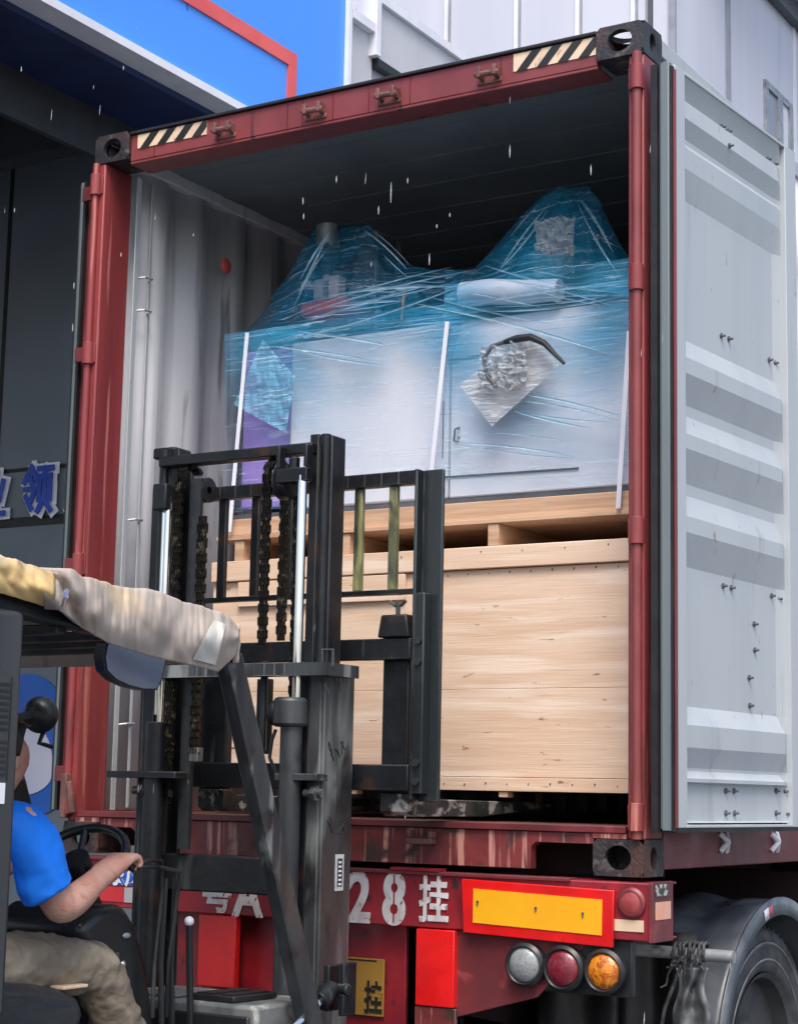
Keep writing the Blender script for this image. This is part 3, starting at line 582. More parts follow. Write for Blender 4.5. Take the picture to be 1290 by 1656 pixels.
# ================================================================== CARGO
YC = .35
K = thing('plywood_crate', 'large pale plywood crate on the forks just inside the container door', 'crate', (1.36, .95, 1.50))
cx0, cx1, cy1 = .42, 2.335, 2.0
cz0, cz1, cz2 = on_y(1000, 1283, YC).z, on_y(1000, 910, YC).z, on_y(1000, 872, YC).z
zs = on_y(900, 1113, YC).z
MB().box((cx0, YC, cz0+.05), (cx1, cy1, zs)).build('side_panel', WOOD, K, bevel=.0015)
MB().box((cx0, YC+.001, zs+.0012), (cx1, cy1, cz1)).build('side_panel', WOOD, K, bevel=.0015)
MB().box((cx0+.01, YC-.004, cz0), (cx1, YC+.02, cz0+.048)).build('bottom_board', WOOD, K, bevel=.002)
MB().box((cx0, YC-.018, cz1+.003), (cx1, YC+.02, cz2)).build('top_batten', WOOD, K, bevel=.003)
MB().box((cx0+.02, YC+.022, cz1+.001), (cx1-.01, cy1-.02, cz2-.004)).build('lid', WOOD, K)
q = on_y(560, 925, YC); q2 = on_y(658, 925, YC)
MB().box((q.x-.5, YC-.016, cz1-.10), (q2.x, YC-.001, cz1-.002)).build('batten', WOOD, K, bevel=.002)
for x in (.50, 1.10, on_y(812, 1287, YC).x, 2.30):
    MB().box((x-.018, YC+.004, cz0-.022), (x+.018, YC+.05, cz0-.001)).build('skid', WOODB, K, bevel=.002)
    MB().box((x-.018, cy1-.1, cz0-.06), (x+.018, cy1, cz0-.001)).build('skid', WOODB, K, bevel=.002)
mm = MB()
random.seed(3)
for x in [cx0+.04+.17*k for k in range(12)]: mm.cyl((x, YC-.0185, cz2-.02+random.uniform(-.004, .004)), (x, YC-.0195, cz2-.02), .003, 6)
for z in (cz0+.025, cz1-.015):
    for k in range(22): mm.cyl((cx0+.05+.086*k, YC-.0045 if z < cz0+.1 else YC-.0005, z+random.uniform(-.008, .008)), (cx0+.05+.086*k, YC-.0055 if z < cz0+.1 else YC-.0015, z), .0026, 6)
for k in range(9): mm.cyl((cx1-.03+random.uniform(-.004, .004), YC-.0005, cz0+.08+.085*k), (cx1-.03, YC-.0015, cz0+.08+.085*k), .0026, 6)
mm.build('nail_head', SEAMD, K)

P_ = thing('pallet_base', 'open pine pallet base between the plywood crate and the wrapped machine', 'pallet', (1.36, .95, cz2))
pz = on_y(1000, 824, YC).z; mz = on_y(1000, 795, YC).z
m = MB(); m.box((cx0+.02, YC-.02, pz-.022), (cx1, YC+.12, pz-.004)); m.build('deck_board', WOODB, P_, bevel=.002)
MB().box((cx0+.03, YC+.125, pz-.022), (cx1-.01, cy1, pz-.006)).build('deck_board', WOODB, P_)
MB().box((cx0+.02, YC-.008, pz-.003), (cx1, YC+.03, mz)).build('front_beam', WOODB, P_, bevel=.003)
for px in (800,):
    x = on_y(px, 850, YC).x; MB().box((x-.022, YC-.014, cz2+.001), (x+.022, cy1-.1, pz-.023)).build('stringer', WOODB, P_, bevel=.002)
for x in (.55, 1.05, 2.31): MB().box((x-.022, YC-.012, cz2+.001), (x+.022, cy1-.1, pz-.023)).build('stringer', WOODB, P_, bevel=.002)
MB().box((cx0+.05, 1.1, cz2+.001), (cx1-.05, 1.14, pz-.023)).build('cross_beam', WOODB, P_)

M_ = thing('wrapped_machine', 'white workshop machine wrapped in blue and clear stretch film on the pallet', 'machine', (1.4, .95, mz))
x_l = on_y(390, 700, YC).x; x_m = on_y(722, 600, YC).x
zl = on_y(600, 535, YC).z; zr = on_y(800, 500, YC).z
MB().box((cx0+.05, YC+.02, mz), (cx1-.03, cy1-.2, mz+.022)).build('base_frame', SEAMD, M_)
xp = on_y(462, 700, YC).x
MB().box((x_l-.03, YC+.05, mz+.05), (xp, 1.4, zl-.005)).build('lilac_panel', LILAC, M_, bevel=.008)
MB().box((xp+.002, YC+.02, mz+.024), (x_m, 1.5, zl)).build('cabinet', WHITEM, M_, bevel=.012)
r = MB(); r.extr([(YC+.022, mz+.024), (YC+.022, zr-.16), (YC+.10, zr), (1.5, zr), (1.5, mz+.024)], 'x', x_m+.004, cx1-.03); r.build('cabinet', WHITEM, M_, bevel=.008)
for (a, bq) in (((725, 582), (775, 575)), ((712, 772), (935, 757))):
    A, B = on_y(*a, YC+.018), on_y(*bq, YC+.018); MB().beam(A, B, .004, .006).build('panel_gap', SEAMD, M_)
A = on_y(738, 690, YC); MB().tube([(A.x, YC+.02, A.z), (A.x-.004, YC-.004, A.z-.01), (A.x-.006, YC-.008, A.z-.055), (A.x+.01, YC-.006, A.z-.06), (A.x+.012, YC+.0, A.z-.04)], .004, 8).build('handle', SEAMD, M_)
A = on_y(716, 690, YC+.018); MB().box((A.x-.001, YC+.017, A.z-.12), (A.x+.002, YC+.0195, A.z+.1)).build('panel_gap', SEAMD, M_)
# rolled sheet on the cabinet
a, c = on_y(748, 476, YC+.06), on_y(905, 468, YC+.06)
MB().tube([a, a.lerp(c, .3)+Vector((0, 0, .004)), a.lerp(c, .65)-Vector((0, 0, .004)), c], [.047, .050, .046, .040], 20).build('roll', ROLLM, M_)
# left head : spindle, column, valve blocks, tray
YH = .78
def h(px, py, y=YH): return on_y(px, py, y)
m = MB(); a = h(530, 365); m.cyl(a, h(530, 405), .05, 16); m.cyl(h(530, 405), h(529, 452), .045, 16, .02); m.cyl(h(529, 452), h(529, 480), .018, 12); m.build('spindle_head', STEELM, M_, bevel=.003)
m = MB(); a = h(560, 372); b_ = h(600, 372); m.box((a.x, YH+.05, zl), (b_.x, YH+.25, a.z)); m.build('column', STEELM, M_, bevel=.01)
m = MB()
for (px, py, wd, ht) in ((500, 462, .05, .03), (520, 470, .045, .085), (545, 466, .05, .10), (533, 452, .03, .03)):
    q = h(px, py, YH-.12); m.box((q.x-wd/2, YH-.15, q.z-ht/2), (q.x+wd/2, YH-.09, q.z+ht/2))
m.build('valve_block', TRIMW, M_, bevel=.006)
q = h(530, 500, .55); MB().box((q.x-.11, .50, q.z-.03), (q.x+.13, .75, q.z+.03)).build('drip_tray', REDM, M_, bevel=.02)
m = MB(); a = h(652, 490, .42); m.tube([a+Vector((.004, 0, .04)), a, a-Vector((.006, 0, .07))], [.010, .008, .006], 10); m.tube([a+Vector((-.02, 0, .015)), a+Vector((.022, 0, .026))], .005, 8); m.build('lever_valve', STEELM, M_)
# blue film tents above the cabinets
sil = [(388, 545), (420, 512), (440, 478), (462, 450), (488, 404), (508, 370), (516, 362), (545, 366), (598, 362), (606, 380), (625, 402), (650, 425), (700, 437), (765, 436), (790, 410), (840, 352), (880, 314), (902, 302), (952, 300), (968, 322), (985, 360), (1003, 398), (1026, 425)]
bot = [(388, 560), (480, 548), (640, 545), (730, 540), (745, 470), (1022, 480)]
def tent(u, v):
    px = 388+(1026-388)*u
    t, bb = prof_interp(sil, px), prof_interp(bot, px)
    vv = min(v/.7, 1); py = bb+(t-bb)*vv
    y = .385+(.42 if px < 640 else .36)*vv**1.3
    n1 = noise.noise(Vector((px*.012, py*.02, 1.3)))*.05 + noise.noise(Vector((px*.05, py*.03, 4)))*.016
    ax, ay = (555, 350) if px < 690 else (925, 290)      # creases run from the tops of the parts underneath
    an = math.atan2(py-ay, px-ax); dd_ = math.hypot(px-ax, py-ay)
    cr = abs(math.sin(an*9+noise.noise(Vector((an*5, dd_*.01, 2)))*2.2))
    n1 += .038*(1-cr)**3 + .016*abs(noise.noise(Vector((an*16, dd_*.006, 9))))
    q = on_y(px, py, y - n1*min(vv*3, 1)*(1 if vv < 1 else .5))
    if v > .7:
        k = (v-.7)/.3; q = Vector((q.x, q.y+k*.6, q.z-k*max(0, q.z-3.35)))
    return q
MB().grid(lambda u, v: tent(u*.52, v), 130, 60).build('blue_film_cover', FILMB, M_, angle=180)
MB().grid(lambda u, v: tent(.52+u*.48, v), 130, 60).build('blue_film_cover', FILMR, M_, angle=180)
# crumpled foil bag under the right tent
random.seed(11)
def crumple(cx, cz, y, rx, rz, nu=26, nv=26, amp=.03, seed=0):
    def F(u, v):
        a = (u-.5)*2; b = (v-.5)*2
        return Vector((cx+rx*a*(1+.2*noise.noise(Vector((b*2, seed, 0)))), y-.02-amp*noise.noise(Vector((a*4, b*4, seed)))*2-amp*noise.noise(Vector((a*9, b*9, seed+5))), cz+rz*b*(1+.25*noise.noise(Vector((a*2, seed, 3))))))
    return F
q = on_y(900, 402, .50); MB().grid(crumple(q.x, q.z, .50, .080, .115, seed=2, amp=.014), 24, 24).build('crumpled_bag', CRF, M_, angle=25)
# clear wrap over the cabinet fronts
def wrap(z0, z1, y, seed, x0=cx0+.03, x1=cx1-.0, jag=0):
    def F(u, v):
        x = x0+(x1-x0)*u; zt_ = z1
        z = z0 + jag*noise.noise(Vector((x*3, seed, 0))) + (zt_-z0)*v
        return Vector((x, y+.008*noise.noise(Vector((x*5, z*9, seed))) + .005*noise.noise(Vector((x*13, z*30, seed))), z))
    return F
zf = on_y(800, 462, YC).z
MB().grid(wrap(mz+.03, zl+.03, YC-.006, 3), 90, 50).build('stretch_wrap', FILMC, M_, angle=180)
MB().grid(wrap(zl-.62, zl+.06, YC-.022, 9), 90, 24).build('stretch_wrap', FILMD, M_, angle=180)
MB().grid(wrap(zl-.60, zf+.02, YC-.034, 15, x0=x_m+.004, x1=cx1), 60, 24).build('stretch_wrap', FILMF, M_, angle=180)
# pale ribbons painting the glints along tension folds in the wrap
random.seed(31)
FOLD = film_mat('film_fold_glint', (.45, .72, .88), .30, .75, .4, .2, 3.0, fine=8)
for (ax_, ay_, bx_, by_, n_) in ((432, 540, 760, 452, 5), (470, 500, 730, 470, 4), (740, 505, 1018, 470, 6), (770, 440, 1015, 500, 4), (640, 470, 1015, 560, 3), (905, 312, 800, 440, 3), (925, 310, 1000, 440, 4), (540, 372, 470, 500, 3), (585, 372, 690, 470, 3), (395, 545, 720, 600, 3), (760, 640, 1015, 690, 4), (730, 700, 1010, 735, 3)):
    for k in range(n_):
        m = MB(); dy = random.uniform(-16, 16); dz_ = random.uniform(-14, 14); f0, f1 = random.uniform(0, .35), random.uniform(.6, 1.05)
        W0 = random.uniform(1.0, 2.6)
        def fold(u, v):
            t = f0+(f1-f0)*u; px = ax_+(bx_-ax_)*t+(dy*.4 if abs(bx_-ax_) < 140 else 0); py = ay_+dy+(by_-ay_+dz_)*t+9*math.sin(t*PI)*(1 if k % 2 else -1)
            w_ = W0*math.sin(PI*min(max(u, .02), .98))**.6
            yy = YC-.045 if py > 470 else YC-.045+(470-py)*.0022
            nx, ny = (0, 1) if abs(bx_-ax_) > 140 else (1, 0)
            return on_y(px+nx*w_*(v-.5)*2, py+ny*w_*(v-.5)*2, yy+.006*math.sin(v*PI))
        m.grid(fold, 26, 3).build('film_fold_glint', FOLD, M_, angle=180)
# loose blue bunch over the lilac end
def bunch(u, v):
    a, b_, c_ = (378, 655), (425, 548), (478, 610)
    d_ = (462, 700)
    px = (a[0]*(1-u)+c_[0]*u)*(1-v)*1.0 + 0; 
    top = (b_[0]*(1-u)+c_[0]*u, b_[1]*(1-u)+c_[1]*u); low = (a[0]*(1-u)+d_[0]*u, a[1]*(1-u)+d_[1]*u)
    x = low[0]*(1-v)+top[0]*v; y = low[1]*(1-v)+top[1]*v
    return on_y(x, y, YC-.035-.02*noise.noise(Vector((x*.05, y*.02, 7)))-.012*noise.noise(Vector((x*.15, y*.05, 2))))
MB().grid(bunch, 30, 30).build('loose_film', FILME, M_, angle=180)
# document bag tied to the right cabinet, black hose bent over it
cor = [(795, 690), (905, 590), (858, 540), (742, 622)]
Cn = [on_y(*c_, YC-.065) for c_ in cor]
def doc(u, v):
    p = (Cn[0]*(1-u)+Cn[1]*u)*(1-v) + (Cn[3]*(1-u)+Cn[2]*u)*v
    return p + Vector((0, -.004*noise.noise(Vector((u*6, v*6, 3))), 0))
MB().grid(doc, 20, 20).build('document_pouch', POUCH, M_, angle=180)
MB().grid(lambda u, v: doc(.06+.88*u, .10+.78*v)+Vector((0, .006, 0)), 10, 10).build('paper_sheet', PAPER, M_, angle=180)
q = on_y(812, 590, YC-.10); MB().grid(crumple(q.x, q.z, YC-.075, .095, .085, seed=8, amp=.013), 26, 26).build('crumpled_bag', CRF, M_, angle=25)
pts = [on_y(*c_, YC-.10) for c_ in ((815, 553), (835, 548), (858, 545), (880, 555), (896, 572), (912, 588))]
MB().tube(pts, [.010, .014, .014, .012, .008, .006], 10).build('hose', PLAS, M_)
pts = [on_y(*c_, YC-.09) for c_ in ((815, 553), (795, 560), (782, 580), (785, 605), (800, 622))]
MB().tube(pts, .008, 10).build('hose', SEAMD, M_)
for (a, bb) in (((400, 538), (371, 860)), ((723, 520), (697, 768)), ((1017, 535), (999, 822))):
    A, B = on_y(*a, YC-.055), on_y(*bb, YC-.035)
    MB().beam(A, B, .018, .003, up=(0, 1, 0)).build('strap', STRAP, M_)

# ================================================================== TRAILER
YB_ = -.05
TR = thing('container_trailer', 'red semi-trailer chassis under the container with white stencilled numbers', 'trailer', (W/2, .1, 0))
bz0, bz1 = 1.055, 1.235
bx1 = on_y(1052, 1440, YB_).x; bx0 = -.06
b = MB(); b.extr([(bx0, bz0), (bx1, bz0), (bx1, bz1), (bx0, bz1)], 'y', YB_, YB_+.012); b.box((bx0, YB_+.013, bz1-.008), (bx1, .16, bz1)); b.box((bx0, YB_+.013, bz0), (bx1, .16, bz0+.008)); b.build('rear_beam', TRED, TR, bevel=.004)
MB().box((bx0+.01, YB_-.012, bz1-.006), (bx1-.28, YB_+.05, bz1+.006)).build('beam_lip', REDD, TR, bevel=.002)
MB().box((bx1-.005, YB_-.008, bz0-.004), (bx1+.008, YB_+.16, bz1+.004)).build('end_plate', REDD, TR, bevel=.002)
MB().box((1.53, YB_-.016, bz1+.007), (1.72, YB_+.04, bz1+.016)).build('plate_scrap', TRED, TR)
yt = YB_-.004
q8 = on_y(638, 1455, YB_); q2 = on_y(582, 1452, YB_); qg = on_y(702, 1460, YB_)
text('number', '2', .235, (q2.x, yt, q8.z-.006), STENW, TR, ext=.001, off=.008, sx=.78)
text('number', '8', .235, (q8.x, yt, q8.z-.006), STENW, TR, ext=.001, off=.008, sx=.78)
text('number', '挂', .165, (qg.x, yt, qg.z), STENW, TR, ext=.001, off=.004, sx=.72)
qa, qy = on_y(402, 1452, YB_), on_y(352, 1450, YB_)
text('number', 'A', .20, (qa.x, yt, qa.z), STENW, TR, ext=.001, off=.007, sx=.9)
text('number', '粤', .175, (qy.x, yt, qy.z+.012), STENW, TR, ext=.001, off=.004, sx=.8)
MB().box((q8.x-.003, yt-.0018, bz0+.01), (q8.x+.003, yt-.0012, bz1-.01)).build('stencil_bridge', TRED, TR)
# retro-reflective plate
c4 = [on_y(*p_, YB_-.02) for p_ in ((746, 1421), (992, 1440), (990, 1533), (748, 1508))]
def inset(c4, e, dy):
    ce = sum(c4, Vector())/4; R = []
    for p_ in c4:
        R.append(Vector((p_.x - e*(1 if p_.x > ce.x else -1), p_.y+dy, p_.z - e*(1 if p_.z > ce.z else -1))))
    return R
def plate(c4, th, name, m, par, **k):
    B = MB(); f_ = c4; bk = [p_+Vector((0, th, 0)) for p_ in c4]
    B.hexa([f_[3], f_[2], bk[2], bk[3], f_[0], f_[1], bk[1], bk[0]]); return B.build(name, m, par, **k)
RP = plate(c4, .012, 'reflector_plate', BRED, TR, bevel=.003, label='long red-bordered yellow reflector plate hung slightly askew')
c4y = [on_y(*p_, YB_-.023) for p_ in ((765, 1437), (973, 1455), (972, 1513), (764, 1492))]
plate(c4y, .0025, 'yellow_panel', YEL, RP)
for px, py in ((772, 1458), (866, 1468), (942, 1477)):
    q = on_y(px, py, YB_-.024); MB().cyl(q, q+Vector((0, -.004, 0)), .004, 10).box((q.x-.002, q.y-.004, q.z-.012), (q.x+.002, q.y, q.z)).build('rivet', SEAMD, RP)
# round lamp and stickers on the beam end
q = on_y(1022, 1460, YB_)
MB().revolve([(.001, -.016), (.040, -.016), (.048, -.010), (.048, 0), (.036, .002)], q, 'y', 28).build('round_marker', REDD, TR)
MB().revolve([(.0005, -.020), (.026, -.019), (.032, -.0165)], q, 'y', 24).build('marker_lens', mat('dull_red_lens', (.35, .06, .06), None, .3, coat=.4), TR)
q = on_y(1018, 1497, YB_); MB().box((q.x-.06, YB_-.003, q.z-.018), (q.x+.048, YB_-.0005, q.z+.018)).build('sticker', CREAM, TR)
q = on_x(1066, 1472, bx1+.01); MB().box((bx1+.0085, YB_+.015, q.z-.03), (bx1+.0105, YB_+.135, q.z+.025)).build('sticker', mat('orange_sticker', (.85, .38, .24), (.7, .45, .35), .4, ns=14), TR)
q = on_x(1066, 1440, bx1+.01); MB().box((bx1+.0085, YB_+.015, q.z-.018), (bx1+.0105, YB_+.12, q.z+.018)).build('sticker', mat('grey_sticker', (.45, .44, .42), (.05, .05, .05), .5, ns=40, lo=.48, hi=.52), TR)
# left sign of the beam: blue-white word above a red and white stripe
q = on_y(208, 1423, YB_); MB().box((q.x-.16, YB_-.004, q.z-.02), (q.x+.09, YB_-.001, q.z+.05)).build('name_sticker', LBLUE, TR)
text('name_text', '东风', .085, (q.x-.012, YB_-.006, q.z+.012), TRIMW, TR, ext=.001, off=.003)
q = on_y(205, 1446, YB_); MB().box((q.x-.16, YB_-.004, q.z-.03), (q.x-.01, YB_-.001, q.z+.025)).build('stripe_sticker', mat('red_tape', (.55, .03, .04), None, .4), TR)
MB().box((q.x-.008, YB_-.004, q.z-.03), (q.x+.09, YB_-.001, q.z+.025)).build('stripe_sticker', mat('silver_tape', (.42, .42, .46), None, .4), TR)
# posts of the under-run guard, number plate, chassis rails
a, c = on_y(675, 1514, YB_), on_y(735, 1620, YB_)
MB().box((a.x, YB_-.01, .80), (c.x, YB_+.02, bz0-.004)).build('underrun_post', BRED, TR, bevel=.003)
MB().box((a.x-.004, YB_-.004, .45), (c.x+.006, YB_+.01, .797)).build('post_foot', REDS, TR, bevel=.003)
a, c = on_y(325, 1480, YB_), on_y(381, 1600, YB_)
MB().box((a.x, YB_-.01, .80), (c.x, YB_+.02, bz0-.004)).build('underrun_post', BRED, TR, bevel=.003)
MB().box((a.x-.004, YB_-.004, .45), (c.x+.006, YB_+.01, .797)).build('post_foot', REDS, TR, bevel=.003)
a, c = on_y(560, 1520, .02), on_y(652, 1640, .02)
MB().box((a.x-.75, .03, .60), (c.x, .05, bz0-.002)).build('rear_panel', TRED, TR, bevel=.004)
a, c = on_y(560, 1547, .02), on_y(620, 1645, .02)
PL = MB().box((a.x-.30, .018, c.z), (c.x, .024, a.z)).build('number_plate', PLATE, TR, bevel=.002)
q = on_y(594, 1617, .01)
text('plate_letter', '挂', .115, (q.x+.02, .0155, q.z), INK, PL, ext=.001, off=.003, sx=.65)
for z in (a.z-.004,): MB().box((a.x-.29, .0165, z-.006), (c.x-.03, .0178, z-.001)).build('plate_slot', INK, PL)
# side rails of the skeleton chassis
for x in (.72, 1.62):
    s = 1
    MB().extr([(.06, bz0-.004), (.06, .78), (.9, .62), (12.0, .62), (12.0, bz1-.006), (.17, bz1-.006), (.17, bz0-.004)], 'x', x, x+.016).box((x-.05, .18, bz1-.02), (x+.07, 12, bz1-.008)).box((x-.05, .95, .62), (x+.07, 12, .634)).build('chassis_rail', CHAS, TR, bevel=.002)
a = on_y(742, 1515, -.02); bq = on_y(870, 1600, -.02)
MB().extr([(a.x, bz0-.003), (on_y(960, 1600, -.02).x, bz0-.003), (bq.x, on_y(860, 1612, -.02).z), (a.x, on_y(742, 1645, -.02).z)], 'y', -.035, -.022).build('outrigger_plate', REDD, TR, bevel=.002)
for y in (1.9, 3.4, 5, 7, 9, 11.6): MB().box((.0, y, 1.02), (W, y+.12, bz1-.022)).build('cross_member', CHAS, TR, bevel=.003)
# lamp cluster
a, c = on_y(820, 1532, YB_+.02), on_y(1012, 1612, YB_+.02)
MB().box((a.x, YB_+.02, on_y(900, 1606, YB_).z), (c.x+.02, YB_+.05, bz0-.002)).build('lamp_bracket', PLAS, TR, bevel=.004)
for px, py, mt, r in ((850, 1560, LAMPW, .055), (912, 1566, LAMPR, .057), (978, 1571, LAMPA, .055)):
    q = on_y(px, py, YB_-.01)
    Lp = MB().revolve([(.03, .03), (r+.012, .03), (r+.016, -.012), (r+.006, -.022), (r-.001, -.014)], q, 'y', 36).build('tail_lamp', PLAS, TR)
    MB().revolve([(.0005, -.032), (r*.5, -.029), (r*.85, -.022), (r, -.012)], q, 'y', 36).build('lens', mt, Lp)
# axles, wheels, mudguards, flap, bracket pipe
HUB = mat('dirty_hub', (.07, .072, .076), (.035, .036, .038), .5, ns=8, bump=.5)
DUST = mat('dusty_rubber', (.20, .205, .21), (.12, .125, .13), .6, ns=12)
def wheel(x, y, parent, r=.52, wd=.27, s=1):
    pr = [(r-.17, -wd*.30), (r-.16, -wd*.5+.01), (r-.05, -wd*.5), (r-.012, -wd*.44), (r, -wd*.36), (r, wd*.36), (r-.012, wd*.44), (r-.022, wd*.47), (r-.05, wd*.49), (r-.06, wd*.475), (r-.075, wd*.5), (r-.085, wd*.485), (r-.14, wd*.5), (r-.16, wd*.47), (r-.17, wd*.44), (r-.175, wd*.30)]
    pr = [(a, s*o) for a, o in pr]
    t_ = MB().revolve(pr, (x, y, r-.0), 'x', 64)
    for k in range(64):                          # tread shoulder blocks
        a = 2*PI*k/64; ca, sa = math.cos(a), math.sin(a)
        p0 = Vector((x+s*wd*.42, y+ca*(r-.01), r+sa*(r-.01))); p1 = Vector((x+s*wd*.25, y+ca*(r+.003), r+sa*(r+.003)))
        t_.beam(p0, p1, .018, .014)
    for k in range(40):
        a = .3+1.2*k/40
    o = t_.build('tyre', TYRE, parent)
    MB().revolve([(r-.172, s*wd*.46), (r-.19, s*wd*.42), (r-.20, s*wd*.2), (.17, s*wd*.12), (.15, s*wd*.3), (.10, s*wd*.42), (.001, s*wd*.42)], (x, y, r), 'x', 40).build('rim', HUB, o)
    for rr_ in (r-.065, r-.125): MB().revolve([(rr_-.005, s*(wd*.5+.0005)), (rr_, s*(wd*.5+.004)), (rr_+.005, s*(wd*.5+.0005))], (x, y, r), 'x', 60).build('sidewall_ring', DUST, o)
    return o
WY0 = 1.19
WYS = [WY0, WY0+1.31, WY0+2.62]
for i, y in enumerate(WYS):
    MB().cyl((.15, y, .52), (W-.15, y, .52), .06, 16).build('axle', PLAS, TR)
    for x, s in ((W-.165, 1), (W-.47, 1), (.165, -1), (.47, -1)): wheel(x, y, TR, s=s)
R_ = .635
for i, y in enumerate(WYS):
    for x0, x1 in ((W-.60, W+.02), (-.02, .60)):
        m = MB(); n = 30; a0, a1 = -.15, PI+.35
        def F(u, v):
            a = a0+(a1-a0)*u; x = x0+(x1-x0)*v
            rr = R_ + .012*math.sin(v*PI*5)*(1 if .12 < v < .8 else 0)
            return Vector((x, y+rr*math.cos(a), .50+rr*math.sin(a)))
        m.grid(F, 40, 24)
        g_ = m.build('mudguard', FEND, TR, solid=.006, angle=60)
        xo = x1 if x1 > 1 else x0; s = 1 if x1 > 1 else -1
        lip = MB(); lip.grid(lambda u, v: Vector((xo+s*(.002+.004*v), y+(R_+.012-v*.065)*math.cos(a0+(a1-a0)*u), .50+(R_+.012-v*.065)*math.sin(a0+(a1-a0)*u))), 40, 2)
        lip.build('rolled_lip', FEND, g_, solid=.008, angle=60)
        if i == 0 and s > 0:
            for k, mt in ((0, TRIMW), (1, REDM)):
                aa = 1.86-.075*k
                st = MB(); st.grid(lambda u, v: Vector((xo+.0125, y+(R_-.005-v*.04)*math.cos(aa-.07*u), .50+(R_-.005-v*.04)*math.sin(aa-.07*u))), 5, 1); st.build('reflective_tape', mt, g_, solid=.002)
yf = WYS[0]-R_-.06
for x0, x1 in ((W-.62, W-.30), (W-.28, W-.02), (.04, .55)):
    m = MB(); m.grid(lambda u, v: Vector((x0+(x1-x0)*u, yf-.02+.025*math.sin(u*9+x0*5)+.02*v, .25+.80*v)), 18, 8); m.build('mudflap', GASKB, TR, solid=.008, angle=60)
pq = on_y(1186, 1548, yf-.10)
MB().tube([(W-.32, yf-.10, pq.z+.004), (pq.x, yf-.10, pq.z)], .021, 16).build('bracket_pipe', PIPE, TR)
for y in (5.2,):
    for x in (.5, 1.85): MB().box((x, y+3, 0.05), (x+.12, y+3.12, 1.1)).build('landing_leg', PLAS, TR)
# rags and cord tied round the pipe
RG = thing('knotted_cord', 'black cord and torn plastic knotted round the pipe beside the mudguard', 'cord', (pq.x-.12, yf-.11, pq.z))
random.seed(5); m = MB()
def pp(px, py, dy=0): return on_y(px, py, yf-.13+dy)
for k in range(7):
    c0 = pp(1088+k*8, 1540); pts = []
    for j in range(14):
        a = j/13*2*PI*1.2; pts.append(c0+Vector((.006*j/13*(1 if k % 2 else -1)+random.uniform(-.004, .004), .028*math.cos(a)+.03, .030*math.sin(a))))
    m.tube(pts, .006, 8)
for k in range(9):
    p0 = Vector((1085+random.uniform(0, 50), 1545, 0)); pts = []
    ang = random.uniform(-.5, .5)
    for j in range(7): pts.append(pp(p0.x+j*6*math.sin(ang)*1.5+random.uniform(-3, 3), p0.y+j*random.uniform(7, 11)*(1 if k < 6 else .4), random.uniform(-.01, .01)))
    m.tube(pts, [.006, .006, .005, .005, .004, .004, .003], 8)
pts = [pp(x_, y_) for x_, y_ in ((1100, 1560), (1092, 1585), (1082, 1610), (1074, 1632), (1068, 1665), (1062, 1700))]
m.tube(pts, .007, 8); m.build('cord', ROPE, RG)
def ragf(u, v):
    x = 1092+52*u+6*math.sin(v*7+u*3); y = 1565+120*v
    return pp(x, y, -.01+.02*math.sin(u*11+v*2)+.012*noise.noise(Vector((u*5, v*6, 1))))
MB().grid(ragf, 24, 24).build('torn_bag', RAG, RG, solid=.003, angle=60)
# ================================================================== FORKLIFT
FX = 1.17
FK = thing('forklift', 'black forklift lifting the crate, with tall mast and driver guard', 'forklift', (FX, -1.6, 0))
YM = -.50
# inner mast channels
zt_in = on_y(527, 700, YM).z; zl_c = on_y(230, 1262, YM-.07).z
def channel(x0, x1, y0, y1, z0, z1, m, name, open_=1, par=FK, t=.018):
    # C channel, web on the outer side, open inwards
    B = MB()
    if open_ > 0: B.box((x1-t, y0, z0), (x1, y1, z1))
    else: B.box((x0, y0, z0), (x0+t, y1, z1))
    xa, xb = (x0, x1-t-.0003) if open_ > 0 else (x0+t+.0003, x1)
    B.box((xa, y0, z0), (xb, y0+t*1.3, z1)); B.box((xa, y1-t*1.3, z0), (xb, y1, z1))
    return B.build(name, m, par, bevel=.004)
xr0, xr1 = on_y(497, 900, YM).x, on_y(558, 900, YM).x
xl0, xl1 = 2*FX-xr1-.02, 2*FX-xr0-.02
xr0, xr1 = 1.447, 1.536
xl0, xl1 = 2*FX-xr1, 2*FX-xr0
for a_, b_, c_ in ((xr0, xr1, 1), (xl0, xl1, -1)):
    fa, fb = (a_, a_+.036) if c_ > 0 else (b_-.036, b_)
    m = MB(); m.box((fa, YM, .35), (fb, YM+.02, zt_in)); m.box((fa, YM+.075, .35), (fb, YM+.095, zt_in-.01)); ga_, gb_ = (fb+.001, b_) if c_ > 0 else (a_, fa-.001)
    m.box((ga_, YM+.004, .35), (gb_, YM+.085, zt_in-.008)); m.build('inner_mast_rail', BLK, FK, bevel=.004)
    MB().tube([((ga_+gb_)/2, YM+.004, .4), ((ga_+gb_)/2, YM+.004, zt_in-.004)], .016, 14).build('rail_edge', BLK, FK)
zo = on_y(550, 1082, YM-.06).z
ox1 = 1.556; ox0 = ox1-.055
def outer(x1, s_, m_):
    f = lambda a, b: (min(x1-s_*a, x1-s_*b), max(x1-s_*a, x1-s_*b))
    m = MB(); a, b = f(0, .016); m.box((a, YM-.03, .18), (b, YM+.145, zo))
    a, b = f(.0163, .062); m.box((a, YM-.030, .18), (b, YM-.012, zo)); a, b = f(.0163, .03); m.box((a, YM+.127, .18), (b, YM+.145, zo))
    m.build('outer_mast_rail', m_, FK, bevel=.004)
    a, b = f(.064, .108); MB().box((a, YM-.026, .18), (b, YM-.008, zo)).build('wear_strip', BLK, FK, bevel=.003)
